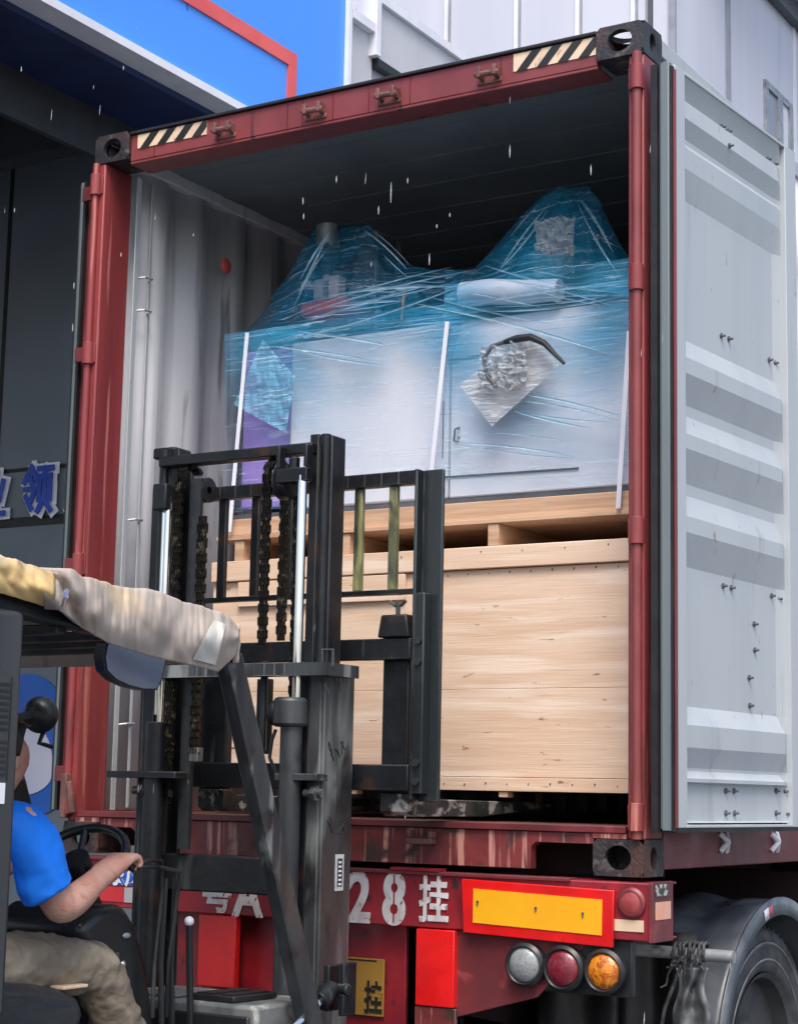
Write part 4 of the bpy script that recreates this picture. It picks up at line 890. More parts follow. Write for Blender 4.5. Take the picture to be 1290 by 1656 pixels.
outer(ox1, 1, mat('rubbed_outer_rail', (.062, .067, .069), (.03, .033, .035), .38, ns=6, st=(1, 1, .25), bump=.35, bs=30, c3=(.20, .215, .21), s3=8, t3=(.52, .68), st3=(1, 1, .2), c4=(.018, .018, .02), s4=7, t4=(.57, .66), st4=(1, 1, .5), edge=(.30, .30, .30)))
lx0 = on_y(224, 1200, YM-.03).x; lx1 = lx0+.10
outer(lx0, -1, BLK)
MB().box((lx0+.10, YM-.026, .18), (xl1, YM-.010, zl_c)).build('mast_web', BLK, FK, bevel=.003)
# top cross head
a, c = on_y(258, 745, YM-.03), on_y(505, 722, YM-.03)
zc = (a.z+c.z)/2
MB().box((a.x, YM-.035, zc-.022), (c.x+.0, YM+.02, zc+.014)).build('top_crossbar', BLK, FK, bevel=.004)
MB().box((xl0-.03, YM-.0, zc+.015), (xl1-.02, YM+.10, zc+.055)).build('crosshead_block', BLK, FK, bevel=.008)
q = on_y(478, 745, YM-.05)
m = MB(); m.box((q.x-.062, YM-.075, q.z-.075), (q.x+.062, YM-.038, q.z-.028)); m.box((q.x-.062, YM-.075, q.z-.027), (q.x-.048, YM-.038, q.z+.05)); m.box((q.x+.048, YM-.075, q.z-.027), (q.x+.062, YM-.038, q.z+.05)); m.cyl((q.x, YM-.055, q.z-.028), (q.x, YM-.055, q.z+.01), .018, 12)
m.build('cylinder_yoke', BLK, FK, bevel=.003)
# ties
zt_ = on_y(480, 1082, YM-.08).z
x_a, x_b = on_y(224, 1082, YM-.08).x, 1.600
m = MB()
def tie(u, k):
    x = x_a+(x_b-x_a)*u; return Vector((x, YM-.075-.018*math.sin(u*PI), 0))
n = 20
for i in range(n):
    p, q_ = tie(i/n, 0), tie((i+1)/n, 0)
    m.hexa([(p.x, p.y-.018, zt_-.022), (q_.x, q_.y-.018, zt_-.022), (q_.x, YM-.046, zt_-.022), (p.x, YM-.046, zt_-.022), (p.x, p.y-.018, zt_+.020), (q_.x, q_.y-.018, zt_+.020), (q_.x, YM-.046, zt_+.020), (p.x, YM-.046, zt_+.020)])
bmesh.ops.remove_doubles(m.bm, verts=m.bm.verts, dist=1e-5)
m.box((x_b-.035, YM-.045, zt_-.0215), (x_b-.0003, YM+.10, zt_+.0195)); m.build('mast_tie', BLK2, FK, angle=50)
m = MB(); q = on_y(529, 1068, YM-.06); m.tube([q+Vector((-.018, 0, -.02)), q+Vector((-.018, 0, .035)), q+Vector((.022, 0, .035)), q+Vector((.022, 0, -.02))], .005, 8); m.build('hose_loop', BLK2, FK)
zl_ = on_y(230, 1252, YM-.07).z
for a, c in ((181, 292), (452, 550)):
    MB().box((on_y(a, 1252, YM-.07).x, YM-.10, zl_-.013), (min(on_y(c, 1252, YM-.07).x, 1.575), YM-.032, zl_+.010)).build('cylinder_bracket', BLK if a < 300 else BLK2, FK, bevel=.003)
for px, py in ((227, 1278), (505, 1283)):
    q = on_y(px, py, YM-.07); MB().cyl(q+Vector((-.03, 0, 0)), q+Vector((.035, 0, 0)), .014, 12).cyl(q+Vector((.0, 0, 0)), q+Vector((.02, 0, 0)), .026, 6).build('bolt', BLK2, FK, bevel=.002)
zx0, zx1 = on_y(360, 1444, YM).z, on_y(360, 1384, YM).z
MB().box((lx0+.03, YM-.006, zx0), (xr0-.002, YM+.04, zx1)).build('lower_cross_member', BLK, FK, bevel=.006)
MB().box((lx0+.03, YM-.02, .35), (xr0-.002, YM+.04, .50)).build('lower_cross_member', BLK, FK, bevel=.006)
# lift cylinders and rods
rx = on_y(486, 900, YM-.06).x; rl = on_y(270, 850, YM-.06).x
zcap = on_y(468, 1155, YM-.06).z; ztop = on_y(480, 770, YM-.06).z
MB().cyl((rx, YM-.06, zcap), (rx, YM-.06, ztop), .0155, 20).build('piston_rod', CHR, FK)
rl2 = on_y(254, 1200, YM+.03).x
MB().cyl((rl, YM-.055, 1.60), (rl, YM-.055, on_y(270, 802, YM-.06).z), .011, 16).cyl((rl-.028, YM-.04, 1.75), (rl-.028, YM-.04, on_y(262, 806, YM-.06).z), .008, 14).build('piston_rod', CHR, FK)
qc = on_y(468, 1153, YM-.075)
MB().cyl((qc.x+.004, qc.y-.0, qc.z-.045), (qc.x+.004, qc.y, qc.z+.05), .058, 24, .055).build('cylinder_cap', BLK2, FK, bevel=.012)
MB().sphere((qc.x-.055, qc.y, qc.z), .032, (1, 1, 1.3), 14).build('cap_boss', BLK, FK)
MB().cyl((qc.x+.010, qc.y, .3), (qc.x+.010, qc.y, qc.z-.046), .036, 24).build('lift_cylinder', BLK2, FK)
MB().cyl((rl-.01, YM-.06, .3), (rl-.01, YM-.06, on_y(262, 1168, YM-.06).z), .036, 20).build('lift_cylinder', BLK, FK)
MB().box((rl-.05, YM-.085, on_y(255, 832, YM).z), (rl+.01, YM-.02, on_y(255, 790, YM).z)).build('cylinder_cap', BLK, FK, bevel=.006)
m = MB(); pts = [on_y(446, 1180, YM-.1), on_y(440, 1196, YM-.1), on_y(436, 1225, YM-.09), on_y(450, 1260, YM-.08), on_y(455, 1290, YM-.07)]; m.tube(pts, .006, 8); m.build('hydraulic_hose', PLAS, FK)
# chains with pulleys
def chain(pts, name='lift_chain', w=.026, seglen=.022):
    m = MB(); pts = [Vector(p) for p in pts]
    L_ = [0]
    for a, b in zip(pts, pts[1:]): L_.append(L_[-1]+(b-a).length)
    t = 0; k = 0
    def at(t):
        for i in range(len(pts)-1):
            if t <= L_[i+1] or i == len(pts)-2:
                f = (t-L_[i])/(L_[i+1]-L_[i]); return pts[i].lerp(pts[i+1], f)
    while t+seglen < L_[-1]:
        a, b = at(t), at(t+seglen*1.15 if t+seglen*1.15 < L_[-1] else L_[-1])
        offs = (-w*.5, -w*.17, w*.17, w*.5) if k % 2 else (-w*.33, 0, w*.33)
        for o in offs:
            m.beam(a+Vector((o, 0, 0)), b+Vector((o, 0, 0)), .0035, .017, up=(0, 1, 0)) if False else m.beam(a+Vector((o, 0, 0)), b+Vector((o, 0, 0)), .0036, .016, up=(0, -1, 0))
        m.cyl(a+Vector((-w*.62, 0, 0)), a+Vector((w*.62, 0, 0)), .0048, 6)
        t += seglen; k += 1
    return m.build(name, CHN, FK, smooth=False)
def chx(px, py, y=YM-.03): return on_y(px, py, y)
c0 = chx(432, 1010, YM-.02)
zb = on_y(425, 1068, YM).z
pc = on_y(452, 790, YM+.0)
zpul = on_y(450, 775, YM).z
cxr = c0.x
chain([(cxr, YM-.045, 1.98), (cxr, YM-.045, zpul), (cxr+.0, YM-.04, zpul+.035), (cxr, YM-.02, zpul+.062), (cxr, YM+.02, zpul+.07), (cxr, YM+.05, zpul+.05), (cxr, YM+.062, zpul), (cxr, YM+.062, 2.0)], w=.03)
MB().revolve([(.012, -.014), (.055, -.014), (.062, -.018), (.062, -.024), (.012, -.026)], (cxr+.045, YM+.01, zpul-.01), 'x', 30).revolve([(.012, -.018), (.05, -.018), (.05, .018), (.062, .019), (.062, .024), (.012, .026)], (cxr+.045, YM+.01, zpul-.01), 'x', 30).build('chain_pulley', PLAS, FK)
chain([(chx(466, 900, YM-.02).x, YM+.03, 1.80), (chx(466, 900, YM-.02).x, YM+.03, zpul-.05)], w=.024)
cxl = chx(290, 900).x
chain([(cxl, YM-.045, 1.45), (cxl, YM-.045, zpul-.02), (cxl+.006, YM-.035, zpul+.05), (cxl+.02, YM, zpul+.075), (cxl+.02, YM+.05, zpul+.04)], w=.030)
MB().revolve([(.012, -.02), (.038, -.02), (.044, -.026), (.044, .02), (.012, .02)], (cxl+.05, YM+.035, zpul-.01), 'x', 30).build('chain_pulley', PLAS, FK)
cx2 = chx(326, 900).x
chain([(cx2, YM-.030, 1.62), (cx2, YM-.030, on_y(326, 830, YM).z)], w=.034, seglen=.026)
MB().box((cx2-.02, YM-.035, 1.59), (cx2+.02, YM-.005, 1.64)).build('chain_anchor', BLK2, FK, bevel=.004)
MB().box((cxl+.03, YM-.02, 1.3), (cx2-.02, YM-.005, zt_in-.12)).build('mast_web', PLAS, FK)
MB().cyl((cxr+.01, YM-.04, zt_-.26), (cxr+.01, YM-.04, zt_+.03), .013, 8).build('chain_anchor', BLK, FK)
MB().box((on_y(414, 1150, YM).x, YM+.0, 1.62), (on_y(436, 1150, YM).x, YM+.02, zt_-.024)).build('guide_strip', BLK, FK, bevel=.003)
# data plate and scribbles on the right outer rail
q = on_x(549, 1411, ox1)
DPs = MB().box((ox1+.0005, q.y-.028, q.z-.058), (ox1+.003, q.y+.020, q.z+.058)).build('data_plate', mat('silver_plate', (.55, .60, .62), (.4, .44, .46), .35, ns=30), FK)
MB().box((ox1+.0032, q.y-.018, q.z-.045), (ox1+.0038, q.y+.010, q.z+.045)).build('plate_print', BLK2, DPs)
for k in range(6): MB().box((ox1+.004, q.y-.012, q.z-.04+k*.014), (ox1+.0045, q.y+.004, q.z-.034+k*.014)).build('print_line', TRIMW, DPs)
random.seed(9)
for k, (px, py, n_) in enumerate(((548, 1222, 7), (546, 1345, 9), (543, 1110, 4))):
    m = MB(); p_ = [on_x(px+random.uniform(-12, 12), py+random.uniform(-12, 12), ox1+.0012) for _ in range(n_*2)]
    for a_ in p_[:n_]:
        b_ = a_+Vector((0, random.uniform(-.03, .03), random.uniform(.01, .05))); m.tube([a_, (a_+b_)/2+Vector((0, random.uniform(-.008, .008), 0)), b_], .0016, 5)
    m.build('scratch_mark', INK if k != 2 else DUSTP, FK)
# carriage
YG = -.30
def gy(px, py, y=YG): return on_y(px, py, y)
zu0, zu1 = gy(600, 1068).z, gy(600, 1034).z
zw0, zw1 = gy(600, 1278).z, gy(600, 1236).z
gx0, gx1 = .62, gy(668, 1050).x
MB().box((gx0, YG-.02, zu0), (gx1, YG+.02, zu1)).build('carriage_bar', BLK, FK, bevel=.004)
MB().box((gx0, YG-.02, zw0), (gx1, YG+.02, zw1)).build('carriage_bar', BLK, FK, bevel=.004)
for x in (xr0-.02, xl1-.0): MB().box((x-.02, YG-.08, zw0), (x+.02, YG-.021, zu1)).build('carriage_plate', BLK, FK, bevel=.003)
# forks
for a, c in ((622, 665), (330, 372)):
    xa, xb = gy(a, 1150, YG+.04).x, gy(c, 1150, YG+.04).x
    m = MB(); m.box((xa, YG+.022, 1.501), (xb, YG+.062, zu1+.01)); m.build('fork_shank', BLK, FK, bevel=.006)
    zf1 = 1.452
    P = [(YG+.022, 1.50), (YG+.022, 1.44), (YG+.05, 1.425), (YG+.55, 1.425), (YG+1.12, 1.462), (YG+1.12, 1.474), (YG+.10, 1.484), (YG+.062, 1.50)]
    MB().extr(P, 'x', xa, xb).build('fork_blade', FORKM, FK, bevel=.003)
q = gy(643, 1008); MB().extr([(gy(617, 1030).x, zu1+.002), (gy(623, 1000).x, gy(620, 996).z), (gy(664, 1000).x, gy(660, 994).z), (gy(668, 1030).x, zu1+.002)], 'y', YG-.03, YG+.065).build('fork_hook', BLK, FK, bevel=.006)
MB().cyl((q.x, YG+.0, q.z), (q.x, YG+.0, q.z+.07), .008, 10).tube([(q.x-.03, YG, q.z+.075), (q.x-.012, YG, q.z+.06), (q.x+.012, YG, q.z+.06), (q.x+.03, YG, q.z+.075)], .006, 8).build('lock_pin', BLK2, FK)
# load backrest
zt2, zb2 = gy(692, 757).z, 1.48
bxr0, bxr1 = gy(672, 800).x, gy(709, 800).x
m = MB(); m.box((bxr0, YG-.01, zb2), (bxr0+.012, YG+.06, zt2)); m.box((bxr0+.0125, YG+.03, zb2-.005), (bxr1, YG+.045, zt2)); m.build('backrest_post', SCUF, FK, bevel=.004)
m = MB(); m.box((bxr0+.01, YG-.014, 1.50), (bxr0+.05, YG+.028, zu0+.22)); m.build('backrest_stay', SCUF, FK, bevel=.004)
for z in (1.54, 1.60, 1.93, 2.0): MB().cyl((bxr0+.03, YG-.024, z), (bxr0+.03, YG-.013, z), .014, 6).build('bolt', PLAS, FK)
m = MB(); bl = gy(245, 900).x; m.box((bl, YG-.01, zb2), (bl+.055, YG+.045, gy(250, 790).z)); m.build('backrest_post', BLK, FK, bevel=.004)
zr1, zr0 = gy(620, 764).z, gy(620, 786).z
m = MB()
for i in range(16):
    u0, u1 = i/16, (i+1)/16; xa, xb = bl+.03+(bxr0-bl-.03)*u0, bl+.03+(bxr0-bl-.03)*u1
    s0, s1 = -.02*math.sin(PI*u0*2)*(u0 > .5), -.02*math.sin(PI*u1*2)*(u1 > .5)
    s0, s1 = -.0*s0, -.0*s1
    m.hexa([(xa, YG+.0, zr0+s0), (xb, YG+.0, zr0+s1), (xb, YG+.04, zr0+s1), (xa, YG+.04, zr0+s0), (xa, YG+.0, zr1+s0), (xb, YG+.0, zr1+s1), (xb, YG+.04, zr1+s1), (xa, YG+.04, zr1+s0)])
bmesh.ops.remove_doubles(m.bm, verts=m.bm.verts, dist=1e-5); m.build('backrest_rail', BLK, FK, bevel=.003)
zq = gy(615, 957).z
MB().box((bl+.03, YG+.01, zq-.010), (bxr0, YG+.035, zq+.008)).build('backrest_rail', BLK, FK, bevel=.002)
GRN = mat('yellowed_bar_paint', (.10, .11, .06), (.035, .04, .035), .4, ns=9, c3=(.34, .33, .14), s3=10, t3=(.52, .62), st3=(1, 1, .3))
for px in (355, 408, 575, 631, 462):
    x = gy(px, 870).x; MB().box((x-.016, YG+.012, zq+.0085), (x+.016, YG+.032, zr0-.001)).build('backrest_bar', GRN if px > 500 else BLK, FK, bevel=.002)

# ---- driver guard: pillars, roof rails
xg = 1.655
lt, lb = on_x(372, 1072, xg), on_x(502, 1660, xg)
dl = (lb-lt)
for x, nm in ((xg, 0), (2*FX-xg, 1)):
    t_, b_ = Vector((x, lt.y, lt.z)), Vector((x, lt.y+dl.y*1.5, lt.z+dl.z*1.5))
    MB().beam(t_+(t_-b_).normalized()*.02, b_, .05, .075, up=(0, 1, 0)).build('front_pillar', BLK2 if nm == 0 else PLAS, FK, bevel=.006)
zr_ = lt.z+.06; yr = on_x(37, 1100, xg+.06).y
for x in (xg, 2*FX-xg):
    MB().box((x-.06, yr-.14, .95), (x+.06, yr+.0, zr_)).build('rear_pillar', PILL, FK, bevel=.015)
    MB().beam((x, lt.y, lt.z+.02), (x, yr-.1, zr_+.03), .05, .06).build('roof_rail', BLK, FK, bevel=.006)
for k in range(6):
    y = lt.y+.03-(k/5)*(.95); MB().beam((2*FX-xg, y, lt.z+.035), (xg, y, lt.z+.035), .04, .025).build('roof_bar', BLK, FK, bevel=.003)
# rotated warning print on the pillar: dark slots in a rounded frame
def pxx(px, py): return on_x(px, py, xg+.0605)
a, c = pxx(0, 1100), pxx(20, 1255)
m = MB()
z_ = c.z
k = 0
while z_ < a.z-.01:
    if k != 6: m.box((xg+.0602, yr-.13, z_), (xg+.0618, yr-.045, z_+.007))
    z_ += .0155; k += 1
m.box((xg+.0602, yr-.040, c.z-.01), (xg+.0618, yr-.036, a.z+.01))
m.build('pillar_print', INK, FK)
q = pxx(3, 1283); MB().box((xg+.0602, yr-.13, q.z-.025), (xg+.062, q.y+.01, q.z+.025)).build('sticker', TRIMW, FK)
# lamp on the far front pillar
q = on_x(66, 1156, .80); MB().sphere(q, .060, (1.0, .9, 1)).build('work_lamp', PLAS, FK)
MB().tube([q+Vector((0, .02, -.05)), q+Vector((0, 0, -.09)), q+Vector((0, .06, -.10))], .008, 8).tube([q, q+Vector((0, -.1, -.02))], .02, 8).build('lamp_bracket', PLAS, FK)
# rear view mirror under the roof
def mq(px, py): return on_x(px, py, 1.66)
OUT = [(163, 1040), (164, 1062), (172, 1084), (190, 1099), (215, 1110), (240, 1116), (262, 1116), (266, 1100), (266, 1060), (255, 1035), (200, 1030)]
ctr = Vector((0, 0, 0))
A = [mq(*p_) for p_ in OUT]
def poly_plate(A, th, name, m_, par, shrink=1., dx=0., tilt=0.):
    c_ = sum(A, Vector())/len(A); B = MB(); q1 = [c_+(p_-c_)*shrink+Vector((dx, 0, 0)) for p_ in A]
    if tilt: q1 = [p_+Vector(((p_.z-c_.z)*tilt, 0, 0)) for p_ in q1]
    q2 = [p_+Vector((-th, 0, 0)) for p_ in q1]
    v1 = [B.bm.verts.new(p_) for p_ in q1]; v2 = [B.bm.verts.new(p_) for p_ in q2]
    B.bm.faces.new(v1); B.bm.faces.new(v2[::-1])
    for k in range(len(A)): B.bm.faces.new([v1[k], v2[k], v2[(k+1) % len(A)], v1[(k+1) % len(A)]])
    return B.build(name, m_, par)
MR = poly_plate(A, .03, 'mirror', PLAS, FK, tilt=.30)
poly_plate(A, .003, 'mirror_glass', MIRR, MR, .93, .004, .30)
# ---- canvas thrown over the guard
CV = thing('canvas_cover', 'dirty beige canvas draped over the forklift roof edge', 'cover', (xg, -1.6, 2.0))
top = [(-260, 872), (0, 905), (60, 922), (130, 935), (200, 948), (260, 962), (320, 978), (368, 1000), (387, 1020), (386, 1035)]
low = [(-260, 950), (0, 962), (45, 975), (75, 984), (95, 985), (125, 1010), (175, 1040), (245, 1062), (310, 1076), (352, 1086), (378, 1060)]
def cov(u, v):
    px = -260+646*u
    yt_, yl_ = prof_interp(top, px), prof_interp(low, px)
    if px > 352: yl_ = prof_interp([(352, 1086), (378, 1062), (386, 1042)], px)
    n_ = noise.noise(Vector((px*.018, v*2, 2)))*.018+noise.noise(Vector((px*.06, v*5, 7)))*.008+.009*abs(noise.noise(Vector((px*.035+v*3, v*1.5-px*.01, 11))))+.004*noise.noise(Vector((px*.2, v*3, 5)))
    if 55 < px < 140: n_ += .03*math.sin((px-55)/85*PI)*math.sin(v*9+px*.08)
    if v < .55:      # hanging side
        k = v/.55; x = xg+.045+.02*math.sin(k*PI)+n_
        return on_x(px, yl_+(yt_-yl_)*k, x)
    k = (v-.55)/.45; q = on_x(px, yt_, xg+.045+n_)
    return Vector((q.x-(q.x-.75)*k, q.y, q.z+.02*math.sin(k*PI)+n_*.6-.01*k))
MB().grid(lambda u, v: cov(.515+.485*u, v), 130, 60).build('canvas', TARP, CV, solid=.006, angle=180)
MB().grid(lambda u, v: cov(.535*u, v)+Vector((.006, 0, .004)), 70, 60).build('canvas_end', TARPY, CV, solid=.006, angle=180, label='yellow-tan stained far end of the canvas')
# front edge hanging end, white patch, hook
def flap(u, v):
    q = cov(1, .55); return Vector((q.x-(q.x-.75)*u, q.y+.005+.01*noise.noise(Vector((u*8, v*3, 0))), q.z+.015-.11*v))
MB().grid(flap, 40, 8).build('front_flap', TARP, CV, solid=.005, angle=180)
MB().grid(lambda a, b: cov((308+34*b+(37-17*b)*a+260)/646, .05+.42*b)+Vector((.009, 0, 0)), 14, 14).build('white_patch', TARPW, CV, angle=180)
MB().tube([on_x(108, 955, xg+.08), on_x(106, 968, xg+.10), on_x(103, 980, xg+.09)], .007, 8).build('tie_hook', CHR, CV)

# ---- body below: dash, platform, seat, steering, levers, chassis
def ox(px, py, x): return on_x(px, py, x)
xd = 1.36
m = MB(); P = [ox(*p_, xd) for p_ in ((128, 1500), (165, 1466), (205, 1462), (225, 1500), (240, 1560), (262, 1700), (300, 2100), (170, 2100), (180, 1700), (150, 1560))]
m.extr([(p_.y, p_.z) for p_ in P], 'x', 1.0, xd); m.build('steering_cowl', PLAS, FK, bevel=.03)
q = ox(205, 1513, xd+.003); MB().sphere(q, .012, (.4, 1.5, .7)).build('cowl_badge', PIPE, FK)
q = ox(200, 1560, xd+.003); MB().sphere(q, .012, (.5, 1, 1)).build('switch', CHR, FK)
q = ox(190, 1545, xd+.003); MB().sphere(q, .010, (.5, 1, 1)).build('switch', PILL, FK)
# instrument pod to the right
pzt = on_y(390, 1560, -.80).z
a, c = on_y(330, 1600, -.92), on_y(436, 1590, -.92)
MB().box((1.02, -.92, .45), (1.60, -.60, .865)).build('front_housing', DECKG, FK, bevel=.012)
MB().box((1.02, -.935, .45), (1.58, -.921, .835)).build('housing_face', PLAS, FK, bevel=.006)
TY = MB().extr([(1.33, -.90), (1.50, -.90), (1.52, -.70), (1.36, -.70)], 'z', .866, .885).build('meter_tray', PLAS, FK, bevel=.004)
MB().extr([(1.35, -.885), (1.41, -.885), (1.435, -.715), (1.375, -.715)], 'z', .8855, .889).extr([(1.44, -.885), (1.485, -.885), (1.502, -.715), (1.46, -.715)], 'z', .8855, .889).build('tray_recess', INK, TY)
m = MB(); 
for x in (1.10, 1.17, 1.24): m.box((x, -.90, .866), (x+.045, -.82, .876))
m.build('pedal_pads', DECKG, FK, bevel=.003)
MB().box((.66, -2.75, .28), (1.76, -.62, .44)).build('floor_frame', BLK, FK, bevel=.01)
MB().box((.68, -3.25, .25), (1.74, -2.10, .93)).build('counterweight', BLK2, FK, bevel=.05)
MB().box((.66, -2.1, .44), (1.60, -1.75, .80)).build('engine_hood', BLK, FK, bevel=.03)
for x, s in ((1.70, 1), (.72, -1)):
    m = MB(); m.revolve([(.12, -.09), (.30, -.09), (.33, -.06), (.33, .06), (.30, .09), (.12, .09)], (x, -.72, .33), 'x', 40); m.build('tyre', TYRE, FK)
    m = MB(); m.revolve([(.001, .05), (.10, .05), (.119, .085)] if s > 0 else [(.001, -.05), (.10, -.05), (.119, -.085)], (x, -.72, .33), 'x', 30); m.build('rim', PIPE, FK)
    m = MB(); m.revolve([(.10, -.07), (.24, -.07), (.26, -.05), (.26, .05), (.24, .07), (.10, .07)], (x-s*.05, -2.55, .26), 'x', 40); m.build('tyre', TYRE, FK)
# seat
sx0, sx1 = 1.02, 1.44
m = MB(); P = [ox(*p_, sx1) for p_ in ((-190, 1600), (-60, 1592), (0, 1590), (60, 1592), (105, 1600), (134, 1612), (139, 1640), (128, 1690), (60, 1730), (-190, 1740))]
m.extr([(p_.y, p_.z) for p_ in P], 'x', sx0, sx1); SE = m.build('seat', VINYL, FK, bevel=.03)
m = MB(); q = P[0]; m.beam((FX, q.y+.03, q.z-.05), (FX, q.y-.12, q.z+.50), .42, .10, up=(1, 0, 0)) if False else m.extr([(q.y, q.z-.1), (q.y+.09, q.z-.05), (q.y-.02, q.z+.42), (q.y-.12, q.z+.42)], 'x', sx0+.02, sx1-.02); m.build('backrest', VINYL, FK, bevel=.03)
a = ox(110, 1594, 1.40); MB().box((1.36, a.y-.05, a.z-.006), (1.43, a.y+.05, a.z+.003)).build('seat_label', CREAM, SE, bevel=.002)
MB().box((sx0+.05, P[2].y-.35, .44), (sx1-.05, P[4].y, P[7].z-.005)).build('seat_base', PLAS, FK, bevel=.01)
# steering wheel
sc_ = ox(122, 1394, 1.19); nrm = Vector((.10, -.62, .78)).normalized()
e1 = nrm.cross(Vector((1, 0, 0))).normalized(); e2 = nrm.cross(e1)
m = MB(); m.tube([sc_+(e1*math.cos(2*PI*k/40)+e2*math.sin(2*PI*k/40))*.155 for k in range(41)], .014, 12, cap=False)
for a in (.4, 2.5, 4.6): m.tube([sc_-nrm*.02, sc_+(e1*math.cos(a)+e2*math.sin(a))*.15], .011, 8)
m.cyl(sc_-nrm*.045, sc_+nrm*.012, .045, 20); SW = m.build('steering_wheel', PLAS, FK)
MB().tube([sc_-nrm*.03, sc_-nrm*.35, Vector((1.19, -.95, .8))], .03, 14).build('steering_column', PLAS, FK)
# levers with bent handles
xh = 1.44
for (p0, p1, p2) in (((222, 1399), (262, 1392), (250, 1560)), ((215, 1402), (292, 1410), (272, 1560))):
    A, B_, D_ = ox(*p0, xh), ox(*p1, xh-.02), ox(*p2, xh-.04)
    mid = ox((p1[0]+p2[0])/2+6, 1440, xh-.03)
    MB().tube([A, (A+B_)/2+Vector((0, 0, .008)), B_, mid, D_, D_-Vector((0, 0, .15))], .0065, 8).build('control_lever', BLK, FK)
    MB().sphere(A, .014, (1, 1.2, 1)).build('lever_knob', PLAS, FK)
A = ox(306, 1490, xh-.05); D_ = ox(308, 1640, xh-.06)
MB().tube([A, D_, D_-Vector((0, 0, .2))], .011, 10).build('control_lever', PLAS, FK); MB().sphere(A, .015).build('lever_knob', TRIMW, FK)
for px, x_ in ((268, 1.41), (285, 1.38)): MB().tube([ox(px, 1420, x_), ox(px-8, 1560, x_), ox(px-6, 1700, x_)], .009, 8).build('hydraulic_hose', PLAS, FK)
MB().box((1.30, -1.2, .44), (1.48, -1.02, .80)).build('lever_box', PLAS, FK, bevel=.01)
# tilt cylinder at the mast foot
a = on_y(546, 1598, YM-.09); m = MB(); m.box((a.x-.035, YM-.12, a.z-.07), (a.x-.014, YM-.047, a.z+.07)); m.box((a.x+.022, YM-.12, a.z-.08), (a.x+.042, YM-.047, a.z+.08)); m.cyl(a+Vector((-.05, -.02, 0)), a+Vector((.055, -.02, 0)), .018, 14); m.build('tilt_clevis', BLK, FK, bevel=.004)
MB().cyl(a+Vector((-.005, -.02, 0)), a+Vector((-.008, -.09, -.035)), .030, 16).build('rod_end', BLK, FK, bevel=.004)
MB().cyl(a+Vector((-.008, -.09, -.035)), a+Vector((-.03, -.42, -.20)), .015, 16).build('tilt_rod', CHR, FK)
MB().cyl(a+Vector((-.03, -.40, -.19)), a+Vector((-.06, -1.0, -.45)), .04, 16).build('tilt_cylinder', BLK, FK)

# ================================================================== DRIVER
def crease(o, size, strength):
    tx = bpy.data.textures.new('folds', 'CLOUDS'); tx.noise_scale = size; tx.noise_depth = 2
    d = o.modifiers.new('folds', 'DISPLACE'); d.texture = tx; d.strength = strength; d.mid_level = .5; d.texture_coords = 'LOCAL'
def skin(name, N, E, m, par, sub=2, root=None):
    me = bpy.data.meshes.new(name); keys = list(N); off = root_of(par)
    me.from_pydata([tuple(Vector(N[k][0])-off) for k in keys], [(keys.index(a), keys.index(b)) for a, b in E], [])
    o = bpy.data.objects.new(name, me); COL.objects.link(o); o.parent = par; me.materials.append(m)
    o.modifiers.new('skin', 'SKIN').use_smooth_shade = True
    if not me.skin_vertices: 
        bpy.context.view_layer.objects.active = o; bpy.ops.mesh.customdata_skin_add()
    for i, k in enumerate(keys):
        r = N[k][1]; me.skin_vertices[0].data[i].radius = (r, r) if not isinstance(r, tuple) else r
        me.skin_vertices[0].data[i].use_root = (k == (root or keys[0]))
    s = o.modifiers.new('sub', 'SUBSURF'); s.levels = sub; s.render_levels = sub
    return o
DR = thing('person', 'driver in a bright blue short-sleeved shirt and khaki trousers sitting in the forklift', 'person', (FX, -1.75, .95))
hip = Vector((FX, -1.86, 1.05)); 
hd = on_x(14, 1222, 1.21)
elb = Vector(on_x(98, 1478, 1.47)); wr = Vector(on_x(160, 1420, 1.44)); pal = Vector(on_x(186, 1396, 1.435))
shr = Vector((1.40, -1.73, 1.42)); 
kn = on_x(158, 1562, 1.36)
Nd = {'hip': (hip, .095), 'waist': ((FX, -1.84, 1.17), .10), 'chest': ((FX, -1.78, 1.32), .11), 'neckb': ((FX, -1.72, 1.44), .06), 'neck': ((FX, hd.y-.03, hd.z-.12), .052), 'jaw': ((FX, hd.y+.012, hd.z-.055), (.066, .072)), 'head': ((FX, hd.y-.01, hd.z+.02), (.080, .095)), 'crown': ((FX, hd.y-.015, hd.z+.085), (.062, .075)),
 'nose': ((FX, hd.y+.118, hd.z-.028), .012),
 'shr': (shr, .06), 'elr': (elb, .052), 'far': (elb.lerp(wr, .35), .050), 'wrr': (wr, (.035, .030)), 'palr': (pal, (.054, .042)),
 'shl': ((FX-.18, -1.72, 1.42), .06), 'ell': ((FX-.26, -1.60, 1.20), .045), 'wrl': ((FX-.10, -1.43, 1.27), .028), 'pall': ((FX-.07, -1.375, 1.30), (.036, .024)),
 'thr': ((FX+.10, -1.80, 1.02), .070), 'knr': (kn, .055), 'anr': ((1.40, kn.y+.22, .56), .045), 'toer': ((1.40, kn.y+.38, .50), .035),
 'thl': ((FX-.10, -1.80, 1.02), .070), 'knl': ((FX-.14, kn.y, kn.z), .055), 'anl': ((FX-.16, kn.y+.20, .56), .045), 'toel': ((FX-.16, kn.y+.36, .50), .035)}
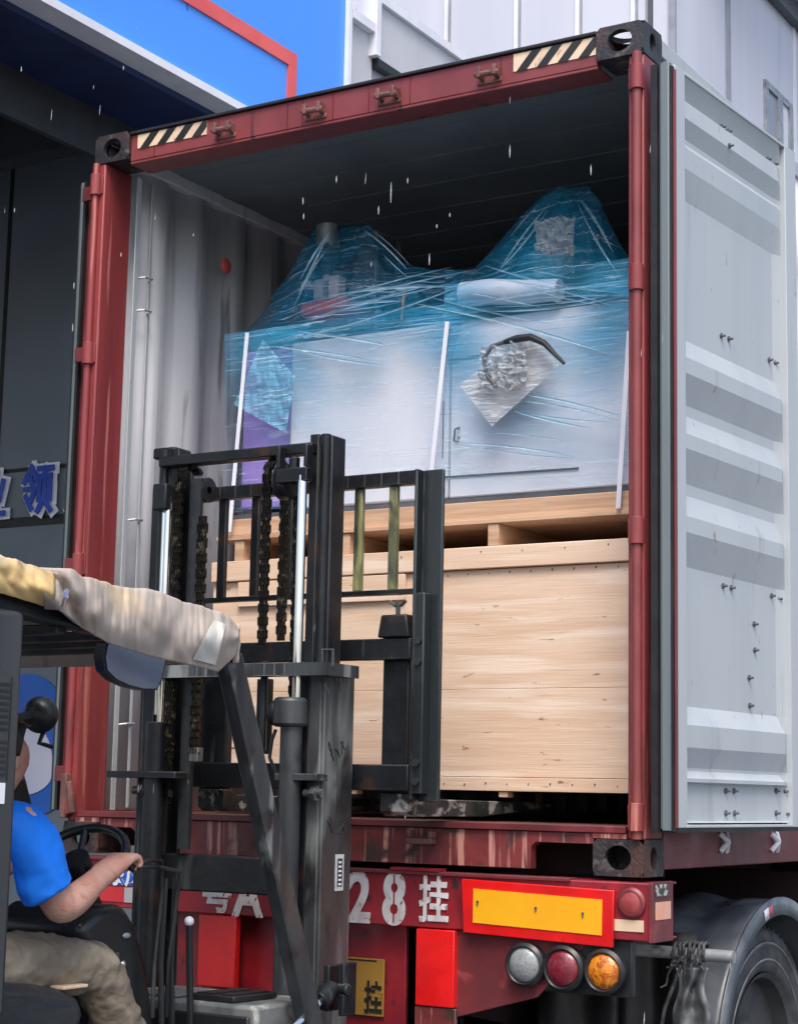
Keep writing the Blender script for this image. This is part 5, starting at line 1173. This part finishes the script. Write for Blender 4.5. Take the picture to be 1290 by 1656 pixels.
Ed = [('hip', 'waist'), ('waist', 'chest'), ('chest', 'neckb'), ('neckb', 'neck'), ('neck', 'jaw'), ('jaw', 'head'), ('head', 'crown'), ('head', 'nose'), ('chest', 'shr'), ('shr', 'elr'), ('elr', 'far'), ('far', 'wrr'), ('wrr', 'palr'),
 ('chest', 'shl'), ('shl', 'ell'), ('ell', 'wrl'), ('wrl', 'pall'), ('hip', 'thr'), ('thr', 'knr'), ('knr', 'anr'), ('anr', 'toer'), ('hip', 'thl'), ('thl', 'knl'), ('knl', 'anl'), ('anl', 'toel')]
# right hand closed over the lever: four fingers and a thumb
hdir = (pal-wr).normalized(); side = Vector((1, 0, 0)); side = (side-hdir*side.dot(hdir)).normalized(); dn = hdir.cross(side).normalized()
if dn.z > 0: dn = -dn
def hand(pre, pal, hdir, side, dn, thumb):
    for i, (o, l) in enumerate(((-.032, .92), (-.011, 1.03), (.011, .98), (.031, .78))):
        o *= (1 if thumb < 0 else -1)
        o *= 1.28; k = pal+side*o+hdir*.032
        Nd[f'{pre}k{i}'] = (k, (.0145, .0145)); Ed.append((f'{"palr" if pre=="r" else "pall"}', f'{pre}k{i}'))
        a = k+(hdir*.030+dn*.012)*l; b_ = a+(hdir*.006+dn*.030)*l; c_ = b_+(-hdir*.018+dn*.012)*l
        for nme, p_, r in (('a', a, .0112), ('b', b_, .0102), ('c', c_, .0088)): Nd[f'{pre}{nme}{i}'] = (p_, r)
        Ed.extend([(f'{pre}k{i}', f'{pre}a{i}'), (f'{pre}a{i}', f'{pre}b{i}'), (f'{pre}b{i}', f'{pre}c{i}')])
    t0 = pal+side*thumb*.040+dn*.014-hdir*.004; t1 = t0+side*thumb*.004+hdir*.030+dn*.022; t2 = t1+hdir*.022+dn*.006-side*thumb*.010
    for nme, p_, r in (('t0', t0, .014), ('t1', t1, .0115), ('t2', t2, .0095)): Nd[pre+nme] = (p_, r)
    Ed.extend([('palr' if pre == 'r' else 'pall', pre+'t0'), (pre+'t0', pre+'t1'), (pre+'t1', pre+'t2')])
hand('r', pal, hdir, side, dn, -1)
pl = Vector(Nd['pall'][0]); wl_ = Vector(Nd['wrl'][0]); hl = (pl-wl_).normalized(); sl_ = (Vector((1, 0, 0))-hl*hl.x).normalized(); dl_ = hl.cross(sl_); dl_ = -dl_ if dl_.z > 0 else dl_
hand('l', pl, hl, sl_, dl_, 1)
BODY = skin('body', Nd, Ed, SKIN, DR, 2, 'hip')
hc = Vector((FX, hd.y, hd.z))
for s in (-1, 1):
    MB().sphere(hc+Vector((s*.032, .075, .008)), .012).build('eye', TRIMW, DR)
    MB().sphere(hc+Vector((s*.033, .085, .008)), .006).build('iris', INK, DR)
    MB().sphere(hc+Vector((s*.078, -.012, -.01)), .03, (.35, .7, 1.1), 14).build('ear', SKIN, DR)
MB().sphere(hc+Vector((0, .088, -.062)), .02, (1.2, .4, .35), 12).build('mouth', mat('lips', (.42, .16, .14), None, .5), DR)
def hairf(u, v):
    a = u*2*PI; b = v*PI*.62
    p = Vector((math.sin(b)*math.cos(a)*.092, math.sin(b)*math.sin(a)*.108, math.cos(b)*.10))
    if p.y > .03 and p.z < .055: p.z = .055+(p.z-.055)*.1
    return hc+Vector((0, -.022, .035))+p*(1+.03*noise.noise(p*60))
MB().grid(hairf, 36, 18).build('hair', HAIR, DR, solid=.006)
# shirt and trousers follow the body
slv = shr.lerp(elb, .80)
slv_end = Vector(on_x(76, 1442, 1.455))
NS = {'w': ((FX, -1.87, 1.08), (.150, .125)), 'w2': ((FX, -1.85, 1.20), (.150, .13)), 'c': ((FX, -1.79, 1.33), (.155, .13)), 'n': ((FX, -1.735, 1.44), (.080, .075)), 'nt': ((FX, -1.72, 1.468), (.066, .066)),
 's1': (shr+Vector((-.01, -.0, -.005)), .082), 's2': (shr.lerp(slv_end, .55), .080), 's3': (slv_end, .076), 's4': (slv_end.lerp(elb, .12), .077),
 'l1': ((FX-.18, -1.72, 1.41), .082), 'l2': ((FX-.22, -1.66, 1.31), .076), 'l3': ((FX-.245, -1.625, 1.245), .074)}
ES = [('w', 'w2'), ('w2', 'c'), ('c', 'n'), ('n', 'nt'), ('c', 's1'), ('s1', 's2'), ('s2', 's3'), ('s3', 's4'), ('c', 'l1'), ('l1', 'l2'), ('l2', 'l3')]
crease(skin('shirt', NS, ES, SHIRT, DR, 4, 'w'), .11, .034)
NT = {'h': ((FX, -1.86, 1.04), (.145, .12)), 'w': ((FX, -1.87, 1.11), (.145, .122)), 'r0': ((FX+.09, -1.78, 1.02), .100), 'r1': (Vector((FX+.1, -1.80, 1.02)).lerp(kn, .55)+Vector((0, 0, .0)), .094), 'r2': (kn+Vector((0, -.01, .0)), .082), 'r3': (kn.lerp(Vector((1.40, kn.y+.22, .56)), .35), .078), 'r4': ((1.40, kn.y+.20, .60), .070),
 'l0': ((FX-.09, -1.78, 1.02), .100), 'l2': ((FX-.14, kn.y-.01, kn.z), .082), 'l4': ((FX-.16, kn.y+.18, .60), .070)}
ET = [('h', 'w'), ('h', 'r0'), ('r0', 'r1'), ('r1', 'r2'), ('r2', 'r3'), ('r3', 'r4'), ('h', 'l0'), ('l0', 'l2'), ('l2', 'l4')]
crease(skin('trousers', NT, ET, KHAKI, DR, 4, 'h'), .055, .028)
hm = slv_end.lerp(elb, .12); ax_ = (elb-slv_end).normalized(); b1 = ax_.cross(Vector((1, 0, 0))).normalized(); b2 = ax_.cross(b1)
for x in (1.40, FX-.16):
    MB().sphere((x, kn.y+.30, .485), .05, (1, 2.6, .9)).build('shoe', PLAS, DR)

# ================================================================== RAIN
random.seed(21); m = MB()
for (px, py, l) in ((824, 245, 20), (632, 312, 34), (544, 290, 12), (490, 325, 12), (491, 350, 10), (612, 340, 14), (659, 292, 9), (694, 420, 18), (955, 275, 16), (727, 348, 6), (706, 366, 6), (35, 112, 10), (120, 462, 12), (118, 530, 14), (24, 340, 8), (200, 110, 8), (196, 412, 8)):
    y = -.6; q = on_y(px, py, y); h_ = l*.5/1000
    s_ = (q-CAM).length
    m.tube([q+Vector((0, 0, h_*2.2)), q+Vector((0, 0, h_)), q, q-Vector((0, 0, h_*2.0))], [.0005, .0016, .0022, .0008], 6)
for k in range(90):
    q = Vector((random.uniform(-2, 4), random.uniform(-2.2, -.2), random.uniform(.8, 4.8))); h_ = random.uniform(.002, .012)
    m.tube([q+Vector((h_*.1, 0, h_*2)), q, q-Vector((h_*.1, 0, h_*1.5))], [.0003, random.uniform(.0006, .0013), .0004], 6)
tag(m.build('raindrops', WATER), 'falling raindrops in front of the container', 'rain', None, 'stuff')
